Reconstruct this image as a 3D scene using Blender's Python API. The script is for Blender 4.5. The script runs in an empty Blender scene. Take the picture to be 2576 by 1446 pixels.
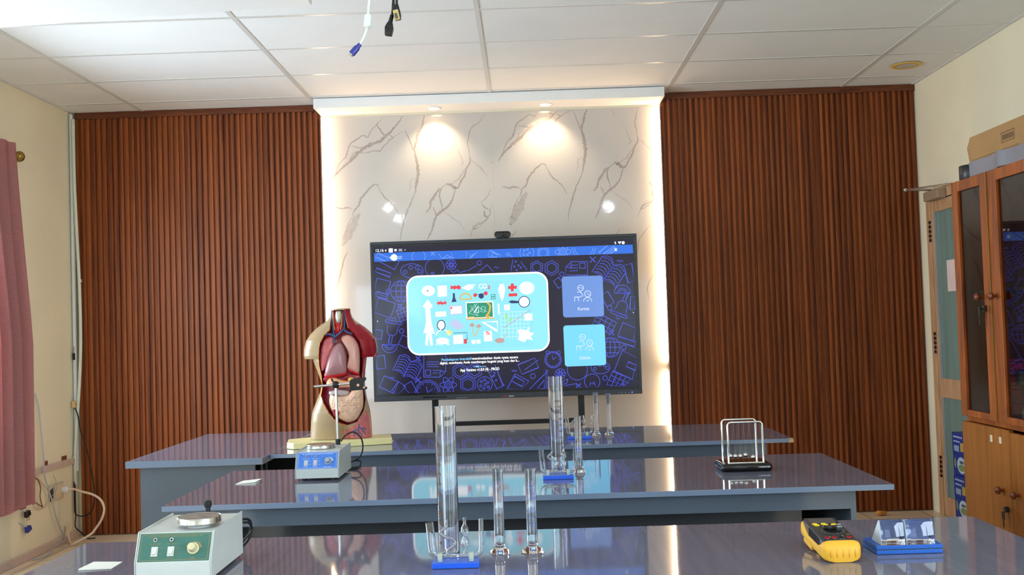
import bpy, bmesh, math, random
from mathutils import Vector, Matrix, noise
SC = bpy.context.scene
COL = SC.collection
PI = math.pi
random.seed(7)
# ------------------------------------------------------------------ camera
CAM_LOC = Vector((0.18883, -7.25015, 1.32828))
CR = Vector((0.99939951, 0.01265399, -0.03225668))
CU = Vector((0.03269443, -0.03606472, 0.9988145))
CF = Vector((-0.01147566, 0.99926934, 0.03645678))
FPX = 2665.19
cd = bpy.data.cameras.new('camera'); cam = bpy.data.objects.new('camera', cd); COL.objects.link(cam)
cam.matrix_world = Matrix(((CR.x, CU.x, -CF.x, CAM_LOC.x), (CR.y, CU.y, -CF.y, CAM_LOC.y), (CR.z, CU.z, -CF.z, CAM_LOC.z), (0, 0, 0, 1)))
cd.sensor_width = 36; cd.lens = FPX / 2576 * 36; cd.clip_start = 0.02; cd.clip_end = 100
SC.camera = cam
# ------------------------------------------------------------------ world, daylight, exposure
SC.view_settings.view_transform = 'Standard'
SC.view_settings.look = 'None'
SC.view_settings.gamma = 1
SC.view_settings.use_curve_mapping = False
SC.view_settings.exposure = 0.0
w = bpy.data.worlds.new('sky'); SC.world = w; w.use_nodes = True
w.node_tree.nodes['Background'].inputs[0].default_value = (0.70, 0.84, 1.0, 1)
w.node_tree.nodes['Background'].inputs[1].default_value = 1.2
def area(name, loc, rot, sx, sy, power, col):
    l = bpy.data.lights.new(name, 'AREA'); l.shape = 'RECTANGLE'; l.size = sx; l.size_y = sy; l.energy = power; l.color = col
    o = bpy.data.objects.new(name, l); COL.objects.link(o); o.location = loc; o.rotation_euler = rot
    return o
DAY = (0.70, 0.86, 1.0)
# daylight standing in the window and door openings (all behind or beside the camera)
area('window_daylight', (-3.0, -2.08, 1.50), (0, -PI / 2 + 0.38, 0), 1.35, 1.55, 118, DAY)
area('window_daylight', (-3.0, -5.60, 1.50), (0, -PI / 2 + 0.2, 0), 1.35, 2.2, 48, DAY)
area('window_daylight', (-3.0, -8.10, 1.50), (0, -PI / 2, 0), 1.35, 1.0, 26, DAY)
area('door_daylight', (-2.47, -11.1, 1.10), (PI / 2, 0, 0), 0.66, 2.1, 30, DAY)
area('window_daylight', (-1.72, -11.1, 1.50), (PI / 2, 0, 0), 0.50, 1.3, 20, DAY)
area('window_daylight', (1.9, -11.1, 1.50), (PI / 2, 0, 0), 1.20, 1.3, 12, DAY)
area('window_daylight', (3.0, -8.00, 1.50), (0, PI / 2 - 0.1, 0), 1.35, 2.6, 175, DAY)

# ------------------------------------------------------------------ pixel measurements -> points of the place
def ray(a, b): return CF + CR * ((a - 1288) / FPX) - CU * ((b - 723) / FPX)
def atY(a, b, Y): d = ray(a, b); return CAM_LOC + d * ((Y - CAM_LOC.y) / d.y)
def atZ(a, b, Z): d = ray(a, b); return CAM_LOC + d * ((Z - CAM_LOC.z) / d.z)
def atX(a, b, X): d = ray(a, b); return CAM_LOC + d * ((X - CAM_LOC.x) / d.x)

# ------------------------------------------------------------------ materials
def lin(c):
    return tuple(((x / 255) / 12.92 if x / 255 <= 0.04045 else ((x / 255 + 0.055) / 1.055) ** 2.4) for x in c[:3]) + (1,)
def mat(name, c, rough=0.5, metal=0.0, var=0.06, scale=12, bump=0.0, bscale=60, spec=0.5, coat=0.0, trans=0.0, ior=1.45, stretch=(1, 1, 1), emit=0.0):
    m = bpy.data.materials.new(name); m.use_nodes = True
    nt = m.node_tree; b = nt.nodes['Principled BSDF']
    c1 = lin(c)
    tc = nt.nodes.new('ShaderNodeTexCoord'); mp = nt.nodes.new('ShaderNodeMapping'); mp.inputs['Scale'].default_value = stretch
    nt.links.new(tc.outputs['Object'], mp.inputs[0])
    if var:
        n = nt.nodes.new('ShaderNodeTexNoise'); n.inputs['Scale'].default_value = scale; n.inputs['Detail'].default_value = 5
        nt.links.new(mp.outputs[0], n.inputs['Vector'])
        r = nt.nodes.new('ShaderNodeValToRGB')
        r.color_ramp.elements[0].position = 0.3; r.color_ramp.elements[1].position = 0.7
        r.color_ramp.elements[0].color = tuple(x * (1 - var) for x in c1[:3]) + (1,)
        r.color_ramp.elements[1].color = tuple(min(1, x * (1 + var)) for x in c1[:3]) + (1,)
        nt.links.new(n.outputs['Fac'], r.inputs[0]); nt.links.new(r.outputs[0], b.inputs['Base Color'])
    else:
        b.inputs['Base Color'].default_value = c1
    b.inputs['Roughness'].default_value = rough; b.inputs['Metallic'].default_value = metal
    b.inputs['Specular IOR Level'].default_value = spec; b.inputs['Coat Weight'].default_value = coat
    b.inputs['Coat Roughness'].default_value = 0.05
    b.inputs['Transmission Weight'].default_value = trans; b.inputs['IOR'].default_value = ior
    if emit:
        b.inputs['Emission Color'].default_value = c1; b.inputs['Emission Strength'].default_value = emit
    if bump:
        n2 = nt.nodes.new('ShaderNodeTexNoise'); n2.inputs['Scale'].default_value = bscale; n2.inputs['Detail'].default_value = 4
        nt.links.new(mp.outputs[0], n2.inputs['Vector'])
        bp = nt.nodes.new('ShaderNodeBump'); bp.inputs['Strength'].default_value = bump; bp.inputs['Distance'].default_value = 0.01
        nt.links.new(n2.outputs['Fac'], bp.inputs['Height']); nt.links.new(bp.outputs[0], b.inputs['Normal'])
    return m
def emis(name, c, s=1.0, gloss=True):
    m = bpy.data.materials.new(name); m.use_nodes = True
    b = m.node_tree.nodes['Principled BSDF']
    b.inputs['Base Color'].default_value = (0.004, 0.004, 0.005, 1); b.inputs['Roughness'].default_value = 0.12
    b.inputs['Specular IOR Level'].default_value = 0.3 if gloss else 0
    b.inputs['Emission Color'].default_value = lin(c); b.inputs['Emission Strength'].default_value = s
    return m
def node_mat(name):
    m = bpy.data.materials.new(name); m.use_nodes = True
    return m, m.node_tree, m.node_tree.nodes['Principled BSDF']
def math_node(nt, op, a, b=None):
    n = nt.nodes.new('ShaderNodeMath'); n.operation = op
    for i, v in enumerate((a, b)):
        if v is None: continue
        if isinstance(v, (int, float)): n.inputs[i].default_value = v
        else: nt.links.new(v, n.inputs[i])
    return n.outputs[0]
def slat_wood(name, ca, cb, pitch, rough):
    # per-slat tone plus long streaks of grain
    m, nt, b = node_mat(name)
    tc = nt.nodes.new('ShaderNodeTexCoord'); sep = nt.nodes.new('ShaderNodeSeparateXYZ'); nt.links.new(tc.outputs['Object'], sep.inputs[0])
    idx = math_node(nt, 'FLOOR', math_node(nt, 'DIVIDE', sep.outputs['X'], pitch / 2))
    wn = nt.nodes.new('ShaderNodeTexWhiteNoise'); wn.noise_dimensions = '1D'; nt.links.new(idx, wn.inputs['W'])
    mp = nt.nodes.new('ShaderNodeMapping'); mp.inputs['Scale'].default_value = (60, 60, 2.2); nt.links.new(tc.outputs['Object'], mp.inputs[0])
    n = nt.nodes.new('ShaderNodeTexNoise'); n.inputs['Scale'].default_value = 1.0; n.inputs['Detail'].default_value = 6; n.inputs['Distortion'].default_value = 0.6
    nt.links.new(mp.outputs[0], n.inputs['Vector'])
    f = math_node(nt, 'ADD', math_node(nt, 'MULTIPLY', n.outputs['Fac'], 0.75), math_node(nt, 'MULTIPLY', wn.outputs['Value'], 0.3))
    r = nt.nodes.new('ShaderNodeValToRGB'); nt.links.new(f, r.inputs[0])
    r.color_ramp.elements[0].position = 0.3; r.color_ramp.elements[0].color = lin(ca)
    r.color_ramp.elements[1].position = 0.75; r.color_ramp.elements[1].color = lin(cb)
    nt.links.new(r.outputs[0], b.inputs['Base Color']); b.inputs['Roughness'].default_value = rough; b.inputs['Specular IOR Level'].default_value = 0.32
    return m
def wood(name, ca, cb, rough=0.35, axis=(8, 8, 1.2)):
    m, nt, b = node_mat(name)
    tc = nt.nodes.new('ShaderNodeTexCoord'); mp = nt.nodes.new('ShaderNodeMapping'); mp.inputs['Scale'].default_value = axis
    nt.links.new(tc.outputs['Object'], mp.inputs[0])
    n = nt.nodes.new('ShaderNodeTexNoise'); n.inputs['Scale'].default_value = 3; n.inputs['Detail'].default_value = 7; n.inputs['Distortion'].default_value = 1.2
    nt.links.new(mp.outputs[0], n.inputs['Vector'])
    r = nt.nodes.new('ShaderNodeValToRGB'); nt.links.new(n.outputs['Fac'], r.inputs[0])
    r.color_ramp.elements[0].position = 0.35; r.color_ramp.elements[0].color = lin(ca)
    r.color_ramp.elements[1].position = 0.68; r.color_ramp.elements[1].color = lin(cb)
    nt.links.new(r.outputs[0], b.inputs['Base Color']); b.inputs['Roughness'].default_value = rough; b.inputs['Specular IOR Level'].default_value = 0.32
    return m
def pane_mat(name, tint, refl_ior=1.5):
    # thin sheet of glass: see-through with a fresnel reflection
    m = bpy.data.materials.new(name); m.use_nodes = True; nt = m.node_tree
    nt.nodes.remove(nt.nodes['Principled BSDF']); out = nt.nodes['Material Output']
    t = nt.nodes.new('ShaderNodeBsdfTransparent'); t.inputs[0].default_value = lin(tint)
    g = nt.nodes.new('ShaderNodeBsdfGlossy'); g.inputs['Roughness'].default_value = 0.01
    fr = nt.nodes.new('ShaderNodeFresnel'); ge = nt.nodes.new('ShaderNodeNewGeometry')
    mi_ = nt.nodes.new('ShaderNodeMix'); mi_.data_type = 'FLOAT'; mi_.inputs[2].default_value = refl_ior; mi_.inputs[3].default_value = 1 / refl_ior
    nt.links.new(ge.outputs['Backfacing'], mi_.inputs[0]); nt.links.new(mi_.outputs[0], fr.inputs['IOR'])
    mx = nt.nodes.new('ShaderNodeMixShader')
    nt.links.new(fr.outputs[0], mx.inputs[0]); nt.links.new(t.outputs[0], mx.inputs[1]); nt.links.new(g.outputs[0], mx.inputs[2])
    nt.links.new(mx.outputs[0], out.inputs[0])
    return m

# ------------------------------------------------------------------ mesh builder
class MB:
    def __init__(self): self.bm = bmesh.new(); self.mi = 0
    def _tag(self, faces):
        for f in faces: f.material_index = self.mi
    def quad(self, *p):
        f = self.bm.faces.new([self.bm.verts.new(q) for q in p]); f.material_index = self.mi; return f
    def hexa(self, p, bevel=0, seg=2):
        v = [self.bm.verts.new(q) for q in p]
        fs = [self.bm.faces.new([v[i] for i in t]) for t in ((0, 3, 2, 1), (4, 5, 6, 7), (0, 1, 5, 4), (1, 2, 6, 5), (2, 3, 7, 6), (3, 0, 4, 7))]
        self._tag(fs)
        if bevel:
            es = list({e for f in fs for e in f.edges})
            r = bmesh.ops.bevel(self.bm, geom=es, offset=bevel, segments=seg, affect='EDGES', profile=0.5, clamp_overlap=True)
            self._tag(r['faces'])
        return self
    def box(self, x0, x1, y0, y1, z0, z1, bevel=0, seg=2):
        if x0 > x1: x0, x1 = x1, x0
        if y0 > y1: y0, y1 = y1, y0
        if z0 > z1: z0, z1 = z1, z0
        return self.hexa([(x0, y0, z0), (x1, y0, z0), (x1, y1, z0), (x0, y1, z0), (x0, y0, z1), (x1, y0, z1), (x1, y1, z1), (x0, y1, z1)], bevel, seg)
    def tube(self, pts, r, seg=10, closed=False, hollow=0.0, cap=True):
        pts = [Vector(p) for p in pts]; n = len(pts)
        rs = r if isinstance(r, (list, tuple)) else [r] * n
        T = []
        for i in range(n):
            a = pts[i - 1] if (i > 0 or closed) else pts[i]; b = pts[(i + 1) % n] if (i < n - 1 or closed) else pts[i]
            d = b - a
            if d.length < 1e-9: d = Vector((0, 0, 1))
            T.append(d.normalized())
        up = Vector((0, 0, 1)) if abs(T[0].z) < 0.9 else Vector((1, 0, 0))
        nrm = T[0].cross(up).normalized()
        rings, inner = [], []
        for i in range(n):
            nrm = (nrm - T[i] * nrm.dot(T[i])); nrm = nrm.normalized() if nrm.length > 1e-6 else T[i].orthogonal().normalized()
            bn = T[i].cross(nrm)
            rings.append([self.bm.verts.new(pts[i] + (nrm * math.cos(2 * PI * k / seg) + bn * math.sin(2 * PI * k / seg)) * rs[i]) for k in range(seg)])
            if hollow: inner.append([self.bm.verts.new(pts[i] + (nrm * math.cos(2 * PI * k / seg) + bn * math.sin(2 * PI * k / seg)) * max(rs[i] - hollow, 0.0003)) for k in range(seg)])
        fs = []
        rng = range(n if closed else n - 1)
        for i in rng:
            A, B = rings[i], rings[(i + 1) % n]
            for k in range(seg): fs.append(self.bm.faces.new((A[k], A[(k + 1) % seg], B[(k + 1) % seg], B[k])))
            if hollow:
                A, B = inner[i], inner[(i + 1) % n]
                for k in range(seg): fs.append(self.bm.faces.new((A[k], B[k], B[(k + 1) % seg], A[(k + 1) % seg])))
        if not closed:
            if hollow:
                for A, B, fl in ((rings[0], inner[0], 0), (rings[-1], inner[-1], 1)):
                    for k in range(seg):
                        q = (A[k], B[k], B[(k + 1) % seg], A[(k + 1) % seg]); fs.append(self.bm.faces.new(q if not fl else q[::-1]))
            elif cap:
                fs.append(self.bm.faces.new(rings[0][::-1])); fs.append(self.bm.faces.new(rings[-1]))
        self._tag(fs); return self
    def cyl(self, p0, p1, r0, r1=None, seg=24): return self.tube([p0, p1], [r0, r0 if r1 is None else r1], seg)
    def lathe(self, prof, o=(0, 0, 0), seg=32, axis='z', cap=True):
        o = Vector(o); rings = []; fs = []
        for r, h in prof:
            ring = []
            for k in range(seg):
                a = 2 * PI * k / seg; c, s = r * math.cos(a), r * math.sin(a)
                ring.append(self.bm.verts.new(o + (Vector((c, s, h)) if axis == 'z' else Vector((c, h, -s)) if axis == 'y' else Vector((h, c, s)))))
            rings.append(ring)
        for A, B in zip(rings, rings[1:]):
            for k in range(seg): fs.append(self.bm.faces.new((A[k], A[(k + 1) % seg], B[(k + 1) % seg], B[k])))
        if cap:
            if prof[0][0] > 1e-6: fs.append(self.bm.faces.new(rings[0][::-1]))
            if prof[-1][0] > 1e-6: fs.append(self.bm.faces.new(rings[-1]))
        self._tag(fs); return self
    def ball(self, c, r, sc=(1, 1, 1), u=16, v=10):
        m = Matrix.Translation(c) @ Matrix.Diagonal((r * sc[0], r * sc[1], r * sc[2], 1))
        g = bmesh.ops.create_uvsphere(self.bm, u_segments=u, v_segments=v, radius=1, matrix=m)
        self._tag({f for x in g['verts'] for f in x.link_faces}); return self
    def prism(self, poly, axis, d0, d1, bevel=0):
        # poly: 2-D outline; axis x -> (y,z), y -> (x,z), z -> (x,y)
        def P(p, d): return (d, p[0], p[1]) if axis == 'x' else (p[0], d, p[1]) if axis == 'y' else (p[0], p[1], d)
        A = [self.bm.verts.new(P(p, d0)) for p in poly]; B = [self.bm.verts.new(P(p, d1)) for p in poly]; n = len(poly)
        fs = [self.bm.faces.new(A[::-1]), self.bm.faces.new(B)] + [self.bm.faces.new((A[i], A[(i + 1) % n], B[(i + 1) % n], B[i])) for i in range(n)]
        self._tag(fs)
        if bevel:
            r = bmesh.ops.bevel(self.bm, geom=list({e for f in fs for e in f.edges}), offset=bevel, segments=2, affect='EDGES', profile=0.5, clamp_overlap=True)
            self._tag(r['faces'])
        return self
    def build(self, name, mats, parent=None, smooth=None, local=False, fix=True, merge=0):
        if merge: bmesh.ops.remove_doubles(self.bm, verts=self.bm.verts, dist=merge)
        if fix: bmesh.ops.recalc_face_normals(self.bm, faces=self.bm.faces)
        me = bpy.data.meshes.new(name); self.bm.to_mesh(me); self.bm.free()
        for m in (mats if isinstance(mats, (list, tuple)) else [mats]): me.materials.append(m)
        if smooth is not None:
            me.shade_smooth(); me.set_sharp_from_angle(angle=math.radians(smooth))
        o = bpy.data.objects.new(name, me); COL.objects.link(o)
        if parent is not None:
            if not local:
                root = parent; off = Vector((0, 0, 0))
                chain = Matrix.Identity(4)
                stack = []
                while root is not None: stack.append(root); root = root.parent
                for q in reversed(stack): chain = chain @ q.matrix_basis
                me.transform(chain.inverted())
            o.parent = parent
        return o
def thing(name, loc, label, cat, group=None, rz=0.0):
    o = bpy.data.objects.new(name, None); COL.objects.link(o); o.empty_display_size = 0.05
    o.location = loc; o.rotation_euler = (0, 0, rz)
    return tag(o, label, cat, group)
def tag(o, label, cat, group=None):
    o['label'] = label; o['category'] = cat
    if group: o['group'] = group
    return o
def struct(o, label=None):
    o['kind'] = 'structure'
    if label: o['label'] = label
    return o
def copy_tree(o, parent=None):
    c = o.copy(); COL.objects.link(c)
    if parent is not None: c.parent = parent
    for ch in list(o.children): copy_tree(ch, c)
    return c
def text_mesh(body, size, bold=0.0, align='CENTER', shear=0.0):
    # flat lettering as mesh data in the XY plane
    cu = bpy.data.curves.new('lettering', 'FONT'); cu.body = body; cu.size = size; cu.align_x = align; cu.align_y = 'CENTER'
    cu.offset = bold; cu.shear = shear; cu.resolution_u = 3
    o = bpy.data.objects.new('lettering', cu); COL.objects.link(o)
    dg = bpy.context.evaluated_depsgraph_get(); dg.update()
    me = bpy.data.meshes.new_from_object(o.evaluated_get(dg))
    bpy.data.objects.remove(o); bpy.data.curves.remove(cu)
    return me
def add_text(mb, body, size, fn, bold=0.0, align='CENTER', shear=0.0, width=None):
    # fn maps flat (x, y) of the lettering to a point of the place
    me = text_mesh(body, size, bold, align, shear)
    if not me.vertices: return
    xs = [v.co.x for v in me.vertices]; k = 1.0
    if width: k = width / max(max(xs) - min(xs), 1e-6)
    vs = [mb.bm.verts.new(fn(v.co.x * k, v.co.y)) for v in me.vertices]
    for p in me.polygons:
        try:
            f = mb.bm.faces.new([vs[i] for i in p.vertices]); f.material_index = mb.mi
        except ValueError: pass
    bpy.data.meshes.remove(me)
def smooth_path(pts, n=8):
    pts = [Vector(p) for p in pts]; out = []
    for i in range(len(pts) - 1):
        p0 = pts[max(i - 1, 0)]; p1 = pts[i]; p2 = pts[i + 1]; p3 = pts[min(i + 2, len(pts) - 1)]
        for k in range(n):
            t = k / n
            out.append(0.5 * ((2 * p1) + (p2 - p0) * t + (2 * p0 - 5 * p1 + 4 * p2 - p3) * t * t + (3 * p1 - p0 - 3 * p2 + p3) * t ** 3))
    out.append(pts[-1]); return out
def stroke(mb, pts, wd, put, closed=False, wob=0.0, taper=False, rnd=None):
    # a ribbon of width wd along flat points; put maps (a, b) to a point
    n = len(pts); L, R = [], []
    for i in range(n):
        a = pts[i - 1] if (i > 0 or closed) else pts[i]; b = pts[(i + 1) % n] if (i < n - 1 or closed) else pts[i]
        dx, dy = b[0] - a[0], b[1] - a[1]; l = math.hypot(dx, dy) or 1
        nx, ny = -dy / l, dx / l
        h = wd / 2
        if 0 < i < n - 1 or closed:
            c = pts[i]; d1 = (c[0] - a[0], c[1] - a[1]); l1 = math.hypot(*d1) or 1
            cosv = abs((-d1[1] / l1) * nx + (d1[0] / l1) * ny); h = h / max(cosv, 0.5)
        if taper: h *= 0.25 + 0.75 * math.sin(PI * (i + 0.6) / (n + 0.2)) 
        h1 = h * (1 + (rnd.uniform(-wob, wob) if rnd else 0)); h2 = h * (1 + (rnd.uniform(-wob, wob) if rnd else 0))
        p = pts[i]
        L.append(mb.bm.verts.new(put(p[0] + nx * h1, p[1] + ny * h1))); R.append(mb.bm.verts.new(put(p[0] - nx * h2, p[1] - ny * h2)))
    for i in range(n if closed else n - 1):
        j = (i + 1) % n
        try:
            f = mb.bm.faces.new((L[i], L[j], R[j], R[i])); f.material_index = mb.mi
        except ValueError: pass
def fill(mb, pts, put):
    try:
        f = mb.bm.faces.new([mb.bm.verts.new(put(*p)) for p in pts]); f.material_index = mb.mi
    except ValueError: pass
def circ(cx, cy, r, n=20, a0=0, a1=2 * PI, ry=None):
    full = abs(a1 - a0 - 2 * PI) < 1e-6; m = n if full else n + 1
    return [(cx + r * math.cos(a0 + (a1 - a0) * k / n), cy + (ry or r) * math.sin(a0 + (a1 - a0) * k / n)) for k in range(m)]
def rrect(x0, y0, x1, y1, r, n=6):
    p = []
    for cx, cy, a in ((x1 - r, y1 - r, 0), (x0 + r, y1 - r, PI / 2), (x0 + r, y0 + r, PI), (x1 - r, y0 + r, 3 * PI / 2)):
        p += [(cx + r * math.cos(a + PI / 2 * k / n), cy + r * math.sin(a + PI / 2 * k / n)) for k in range(n + 1)]
    return p
def rot(pts, cx, cy, deg):
    c, s = math.cos(math.radians(deg)), math.sin(math.radians(deg))
    return [(cx + (x - cx) * c - (y - cy) * s, cy + (x - cx) * s + (y - cy) * c) for x, y in pts]
# ------------------------------------------------------------------ the room
XL, XR, YB, YR, H = -2.895, 2.897, 0.0, -11.0, 2.8915
M_cream = mat('cream_wall_paint', (238, 230, 202), 0.6, var=0.035, scale=2.5)
M_ceil = mat('ceiling_board', (232, 233, 233), 0.75, var=0.015, scale=5, bump=0.04, bscale=120)
M_tee = mat('ceiling_tee_paint', (214, 212, 208), 0.32, var=0.02, scale=8)
M_white = mat('white_paint', (236, 237, 238), 0.5, var=0.015)
M_slatL = slat_wood('slat_wood', (98, 44, 16), (160, 84, 35), 0.0387, 0.5)
M_black = mat('black_plastic', (20, 20, 22), 0.35, var=0.1)
M_steel = mat('brushed_steel', (190, 190, 188), 0.25, metal=1.0, var=0.05)
M_chrome = mat('chrome', (225, 225, 222), 0.08, metal=1.0, var=0.0)
M_brass = mat('aged_brass', (150, 120, 60), 0.35, metal=0.9, var=0.15)

# floor: glossy beige tiles
M_floor, nt, b = node_mat('floor_tiles')
tc = nt.nodes.new('ShaderNodeTexCoord')
br = nt.nodes.new('ShaderNodeTexBrick'); br.offset = 0; br.inputs['Scale'].default_value = 1.0
br.inputs['Brick Width'].default_value = 0.4; br.inputs['Row Height'].default_value = 0.4; br.inputs['Mortar Size'].default_value = 0.003
br.inputs['Color1'].default_value = lin((228, 206, 176)); br.inputs['Color2'].default_value = lin((222, 200, 170)); br.inputs['Mortar'].default_value = lin((110, 92, 74))
nt.links.new(tc.outputs['Object'], br.inputs['Vector']); nt.links.new(br.outputs['Color'], b.inputs['Base Color']); b.inputs['Roughness'].default_value = 0.3; b.inputs['Specular IOR Level'].default_value = 0.35
mb = MB(); mb.box(XL - 0.15, XR + 0.15, YR - 0.15, 0.15, -0.12, 0.0)
struct(mb.build('floor', M_floor), 'glossy beige tiled floor')

# ceiling of boards in a tee grid
mb = MB(); mb.box(XL - 0.15, XR + 0.15, YR - 0.15, 0.15, H, H + 0.12)
ceiling = struct(mb.build('ceiling', M_ceil), 'white suspended ceiling of oblong boards')
mb = MB()
for i in range(-2, 3): mb.box(1.2 * i - 0.0125, 1.2 * i + 0.0125, YR, -0.002, H - 0.004, H + 0.004)
y = -0.2965
while y > YR:
    mb.box(XL, XR, y - 0.0115, y + 0.0115, H - 0.0032, H + 0.004); y -= 0.6
mb.box(XL, XL + 0.024, YR, 0, H - 0.005, H + 0.004); mb.box(XR - 0.024, XR, YR, 0, H - 0.005, H + 0.004)
mb.build('ceiling_tee_grid', M_tee, ceiling)

def wall_with_holes(name, axis, c0, c1, a0, a1, holes, m, label):
    # holes: (along0, along1, z0, z1), sorted along the wall
    mb = MB()
    def bx(s, e, z0, z1):
        if e - s < 1e-4 or z1 - z0 < 1e-4: return
        mb.box(c0, c1, s, e, z0, z1) if axis == 'x' else mb.box(s, e, c0, c1, z0, z1)
    s = a0
    for h0, h1, z0, z1 in holes:
        bx(s, h0, 0, H); bx(h0, h1, 0, z0); bx(h0, h1, z1, H); s = h1
    bx(s, a1, 0, H)
    return struct(mb.build(name, m), label)
wall_with_holes('wall_left', 'x', XL - 0.15, XL, YR, 0.15, [(-8.62, -7.58, 0.82, 2.18), (-6.7, -4.5, 0.82, 2.18), (-2.90, -1.28, 0.82, 2.18)], M_cream, 'cream painted wall on the left')
wall_with_holes('wall_right', 'x', XR, XR + 0.15, YR, 0.15, [(-9.4, -6.6, 0.82, 2.18), (-1.13, -0.235, 0.0, 2.065)], M_cream, 'cream painted wall on the right')
wall_with_holes('wall_back', 'y', YB, YB + 0.15, XL, XR, [], M_cream, 'wall behind the slats and the marble')
wall_with_holes('wall_rear', 'y', YR - 0.15, YR, XL, XR, [(-2.80, -2.14, 0.0, 2.15), (-1.97, -1.47, 0.85, 2.15), (1.3, 2.5, 0.85, 2.15)], M_cream, 'cream wall behind the camera')
M_frame = mat('cream_window_frame', (214, 200, 160), 0.45)
for k, (y0, y1) in enumerate(((-2.90, -1.28), (-6.7, -4.5), (-8.62, -7.58))):
    mb = MB(); x0, x1 = XL - 0.12, XL - 0.06
    mb.box(x0, x1, y0, y0 + 0.05, 0.82, 2.18); mb.box(x0, x1, y1 - 0.05, y1, 0.82, 2.18)
    mb.box(x0, x1, y0, y1, 0.82, 0.87); mb.box(x0, x1, y0, y1, 2.13, 2.18); mb.box(x0, x1, (y0 + y1) / 2 - 0.025, (y0 + y1) / 2 + 0.025, 0.82, 2.18)
    struct(mb.build('window_%d' % (k + 1), M_frame), 'window in the left wall')
mb = MB(); x0, x1 = XR + 0.06, XR + 0.12
for y0, y1 in ((-9.4, -9.35), (-6.65, -6.6), (-8.025, -7.975)): mb.box(x0, x1, y0, y1, 0.82, 2.18)
mb.box(x0, x1, -9.4, -6.6, 0.82, 0.87); mb.box(x0, x1, -9.4, -6.6, 2.13, 2.18)
struct(mb.build('window_6', M_frame), 'window in the right wall')
mb = MB()
for x0, x1 in ((-2.80, -2.74), (-2.20, -2.14)): mb.box(x0, x1, YR - 0.1, YR + 0.02, 0, 2.15)
mb.box(-2.80, -2.14, YR - 0.1, YR + 0.02, 2.09, 2.15)
struct(mb.build('door_2', M_frame), 'open doorway in the rear wall')
for k, (x0, x1) in enumerate(((-1.97, -1.47), (1.3, 2.5))):
    mb = MB()
    for a, c in ((x0, x0 + 0.05), (x1 - 0.05, x1)): mb.box(a, c, YR - 0.1, YR + 0.02, 0.85, 2.15)
    mb.box(x0, x1, YR - 0.1, YR + 0.02, 0.85, 0.9); mb.box(x0, x1, YR - 0.1, YR + 0.02, 2.1, 2.15)
    struct(mb.build('window_%d' % (k + 4), M_frame), 'window in the rear wall')

# ------------------------------------------------------------------ slatted wood panels
PITCH = 0.0387
def slat_panel(name, x0, x1, label):
    mb = MB()
    mb.box(x0, x1, -0.016, -0.0005, 0.004, H - 0.001)
    n = int(round((x1 - x0) / PITCH))
    p = (x1 - x0) / n
    for i in range(n):
        a = x0 + p * i + 0.0015; c = a + p * 0.54
        mb.hexa([(a + 0.0012, -0.034, 0.006), (c - 0.0012, -0.034, 0.006), (c, -0.0155, 0.006), (a, -0.0155, 0.006),
                 (a + 0.0012, -0.034, H - 0.045), (c - 0.0012, -0.034, H - 0.045), (c, -0.0155, H - 0.045), (a, -0.0155, H - 0.045)])
    o = struct(mb.build(name, M_slatL), label)
    t = MB(); t.box(x0, x1, -0.041, -0.0005, H - 0.046, H - 0.0015)
    t.build('top_rail', M_rail, o)
    e = MB(); 
    return o
M_rail = wood('rail_wood', (84, 42, 24), (122, 66, 38), 0.35, (1.5, 30, 30))
slat_panel('trim_1', -2.868, -1.176, 'vertical brown slats left of the marble')
slat_panel('trim_2', 1.163, 2.8955, 'vertical brown slats right of the marble')
# end boards next to the marble, carrying the light strips
mb = MB(); mb.box(-1.1775, -1.1725, -0.042, -0.0005, 0.004, H - 0.09); struct(mb.build('trim_3', M_rail), 'edge board of the left slats')
mb = MB(); mb.box(1.1575, 1.1625, -0.042, -0.0005, 0.004, H - 0.09); struct(mb.build('trim_4', M_rail), 'edge board of the right slats')

# ------------------------------------------------------------------ marble panel with its veins
M_marble = mat('polished_marble', (194, 190, 186), 0.045, var=0.03, scale=1.6, spec=0.5, bump=0.012, bscale=26)
M_vein = mat('marble_vein', (166, 154, 149), 0.06, var=0.10, scale=30)
M_vein2 = mat('marble_cloud', (178, 170, 165), 0.06, var=0.06, scale=30)
mb = MB(); mb.box(-1.1725, -0.0002, -0.006, -0.0004, 0.0, H - 0.085); mb.box(0.0002, 1.1575, -0.006, -0.0004, 0.0, H - 0.085)
VLH = [0.000702412, -2.23112e-05, -1.19206, -2.10348e-05, -0.000697127, 2.93578, 1.22628e-06, 3.49498e-06]
VRH = [0.000701063, -2.22684e-05, -0.0105985, -2.09944e-05, -0.000695788, 2.92206, 1.22393e-06, 3.48827e-06]
def hmap(h, a, b_):
    d = h[6] * a + h[7] * b_ + 1
    return (h[0] * a + h[1] * b_ + h[2]) / d, (h[3] * a + h[4] * b_ + h[5]) / d
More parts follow.
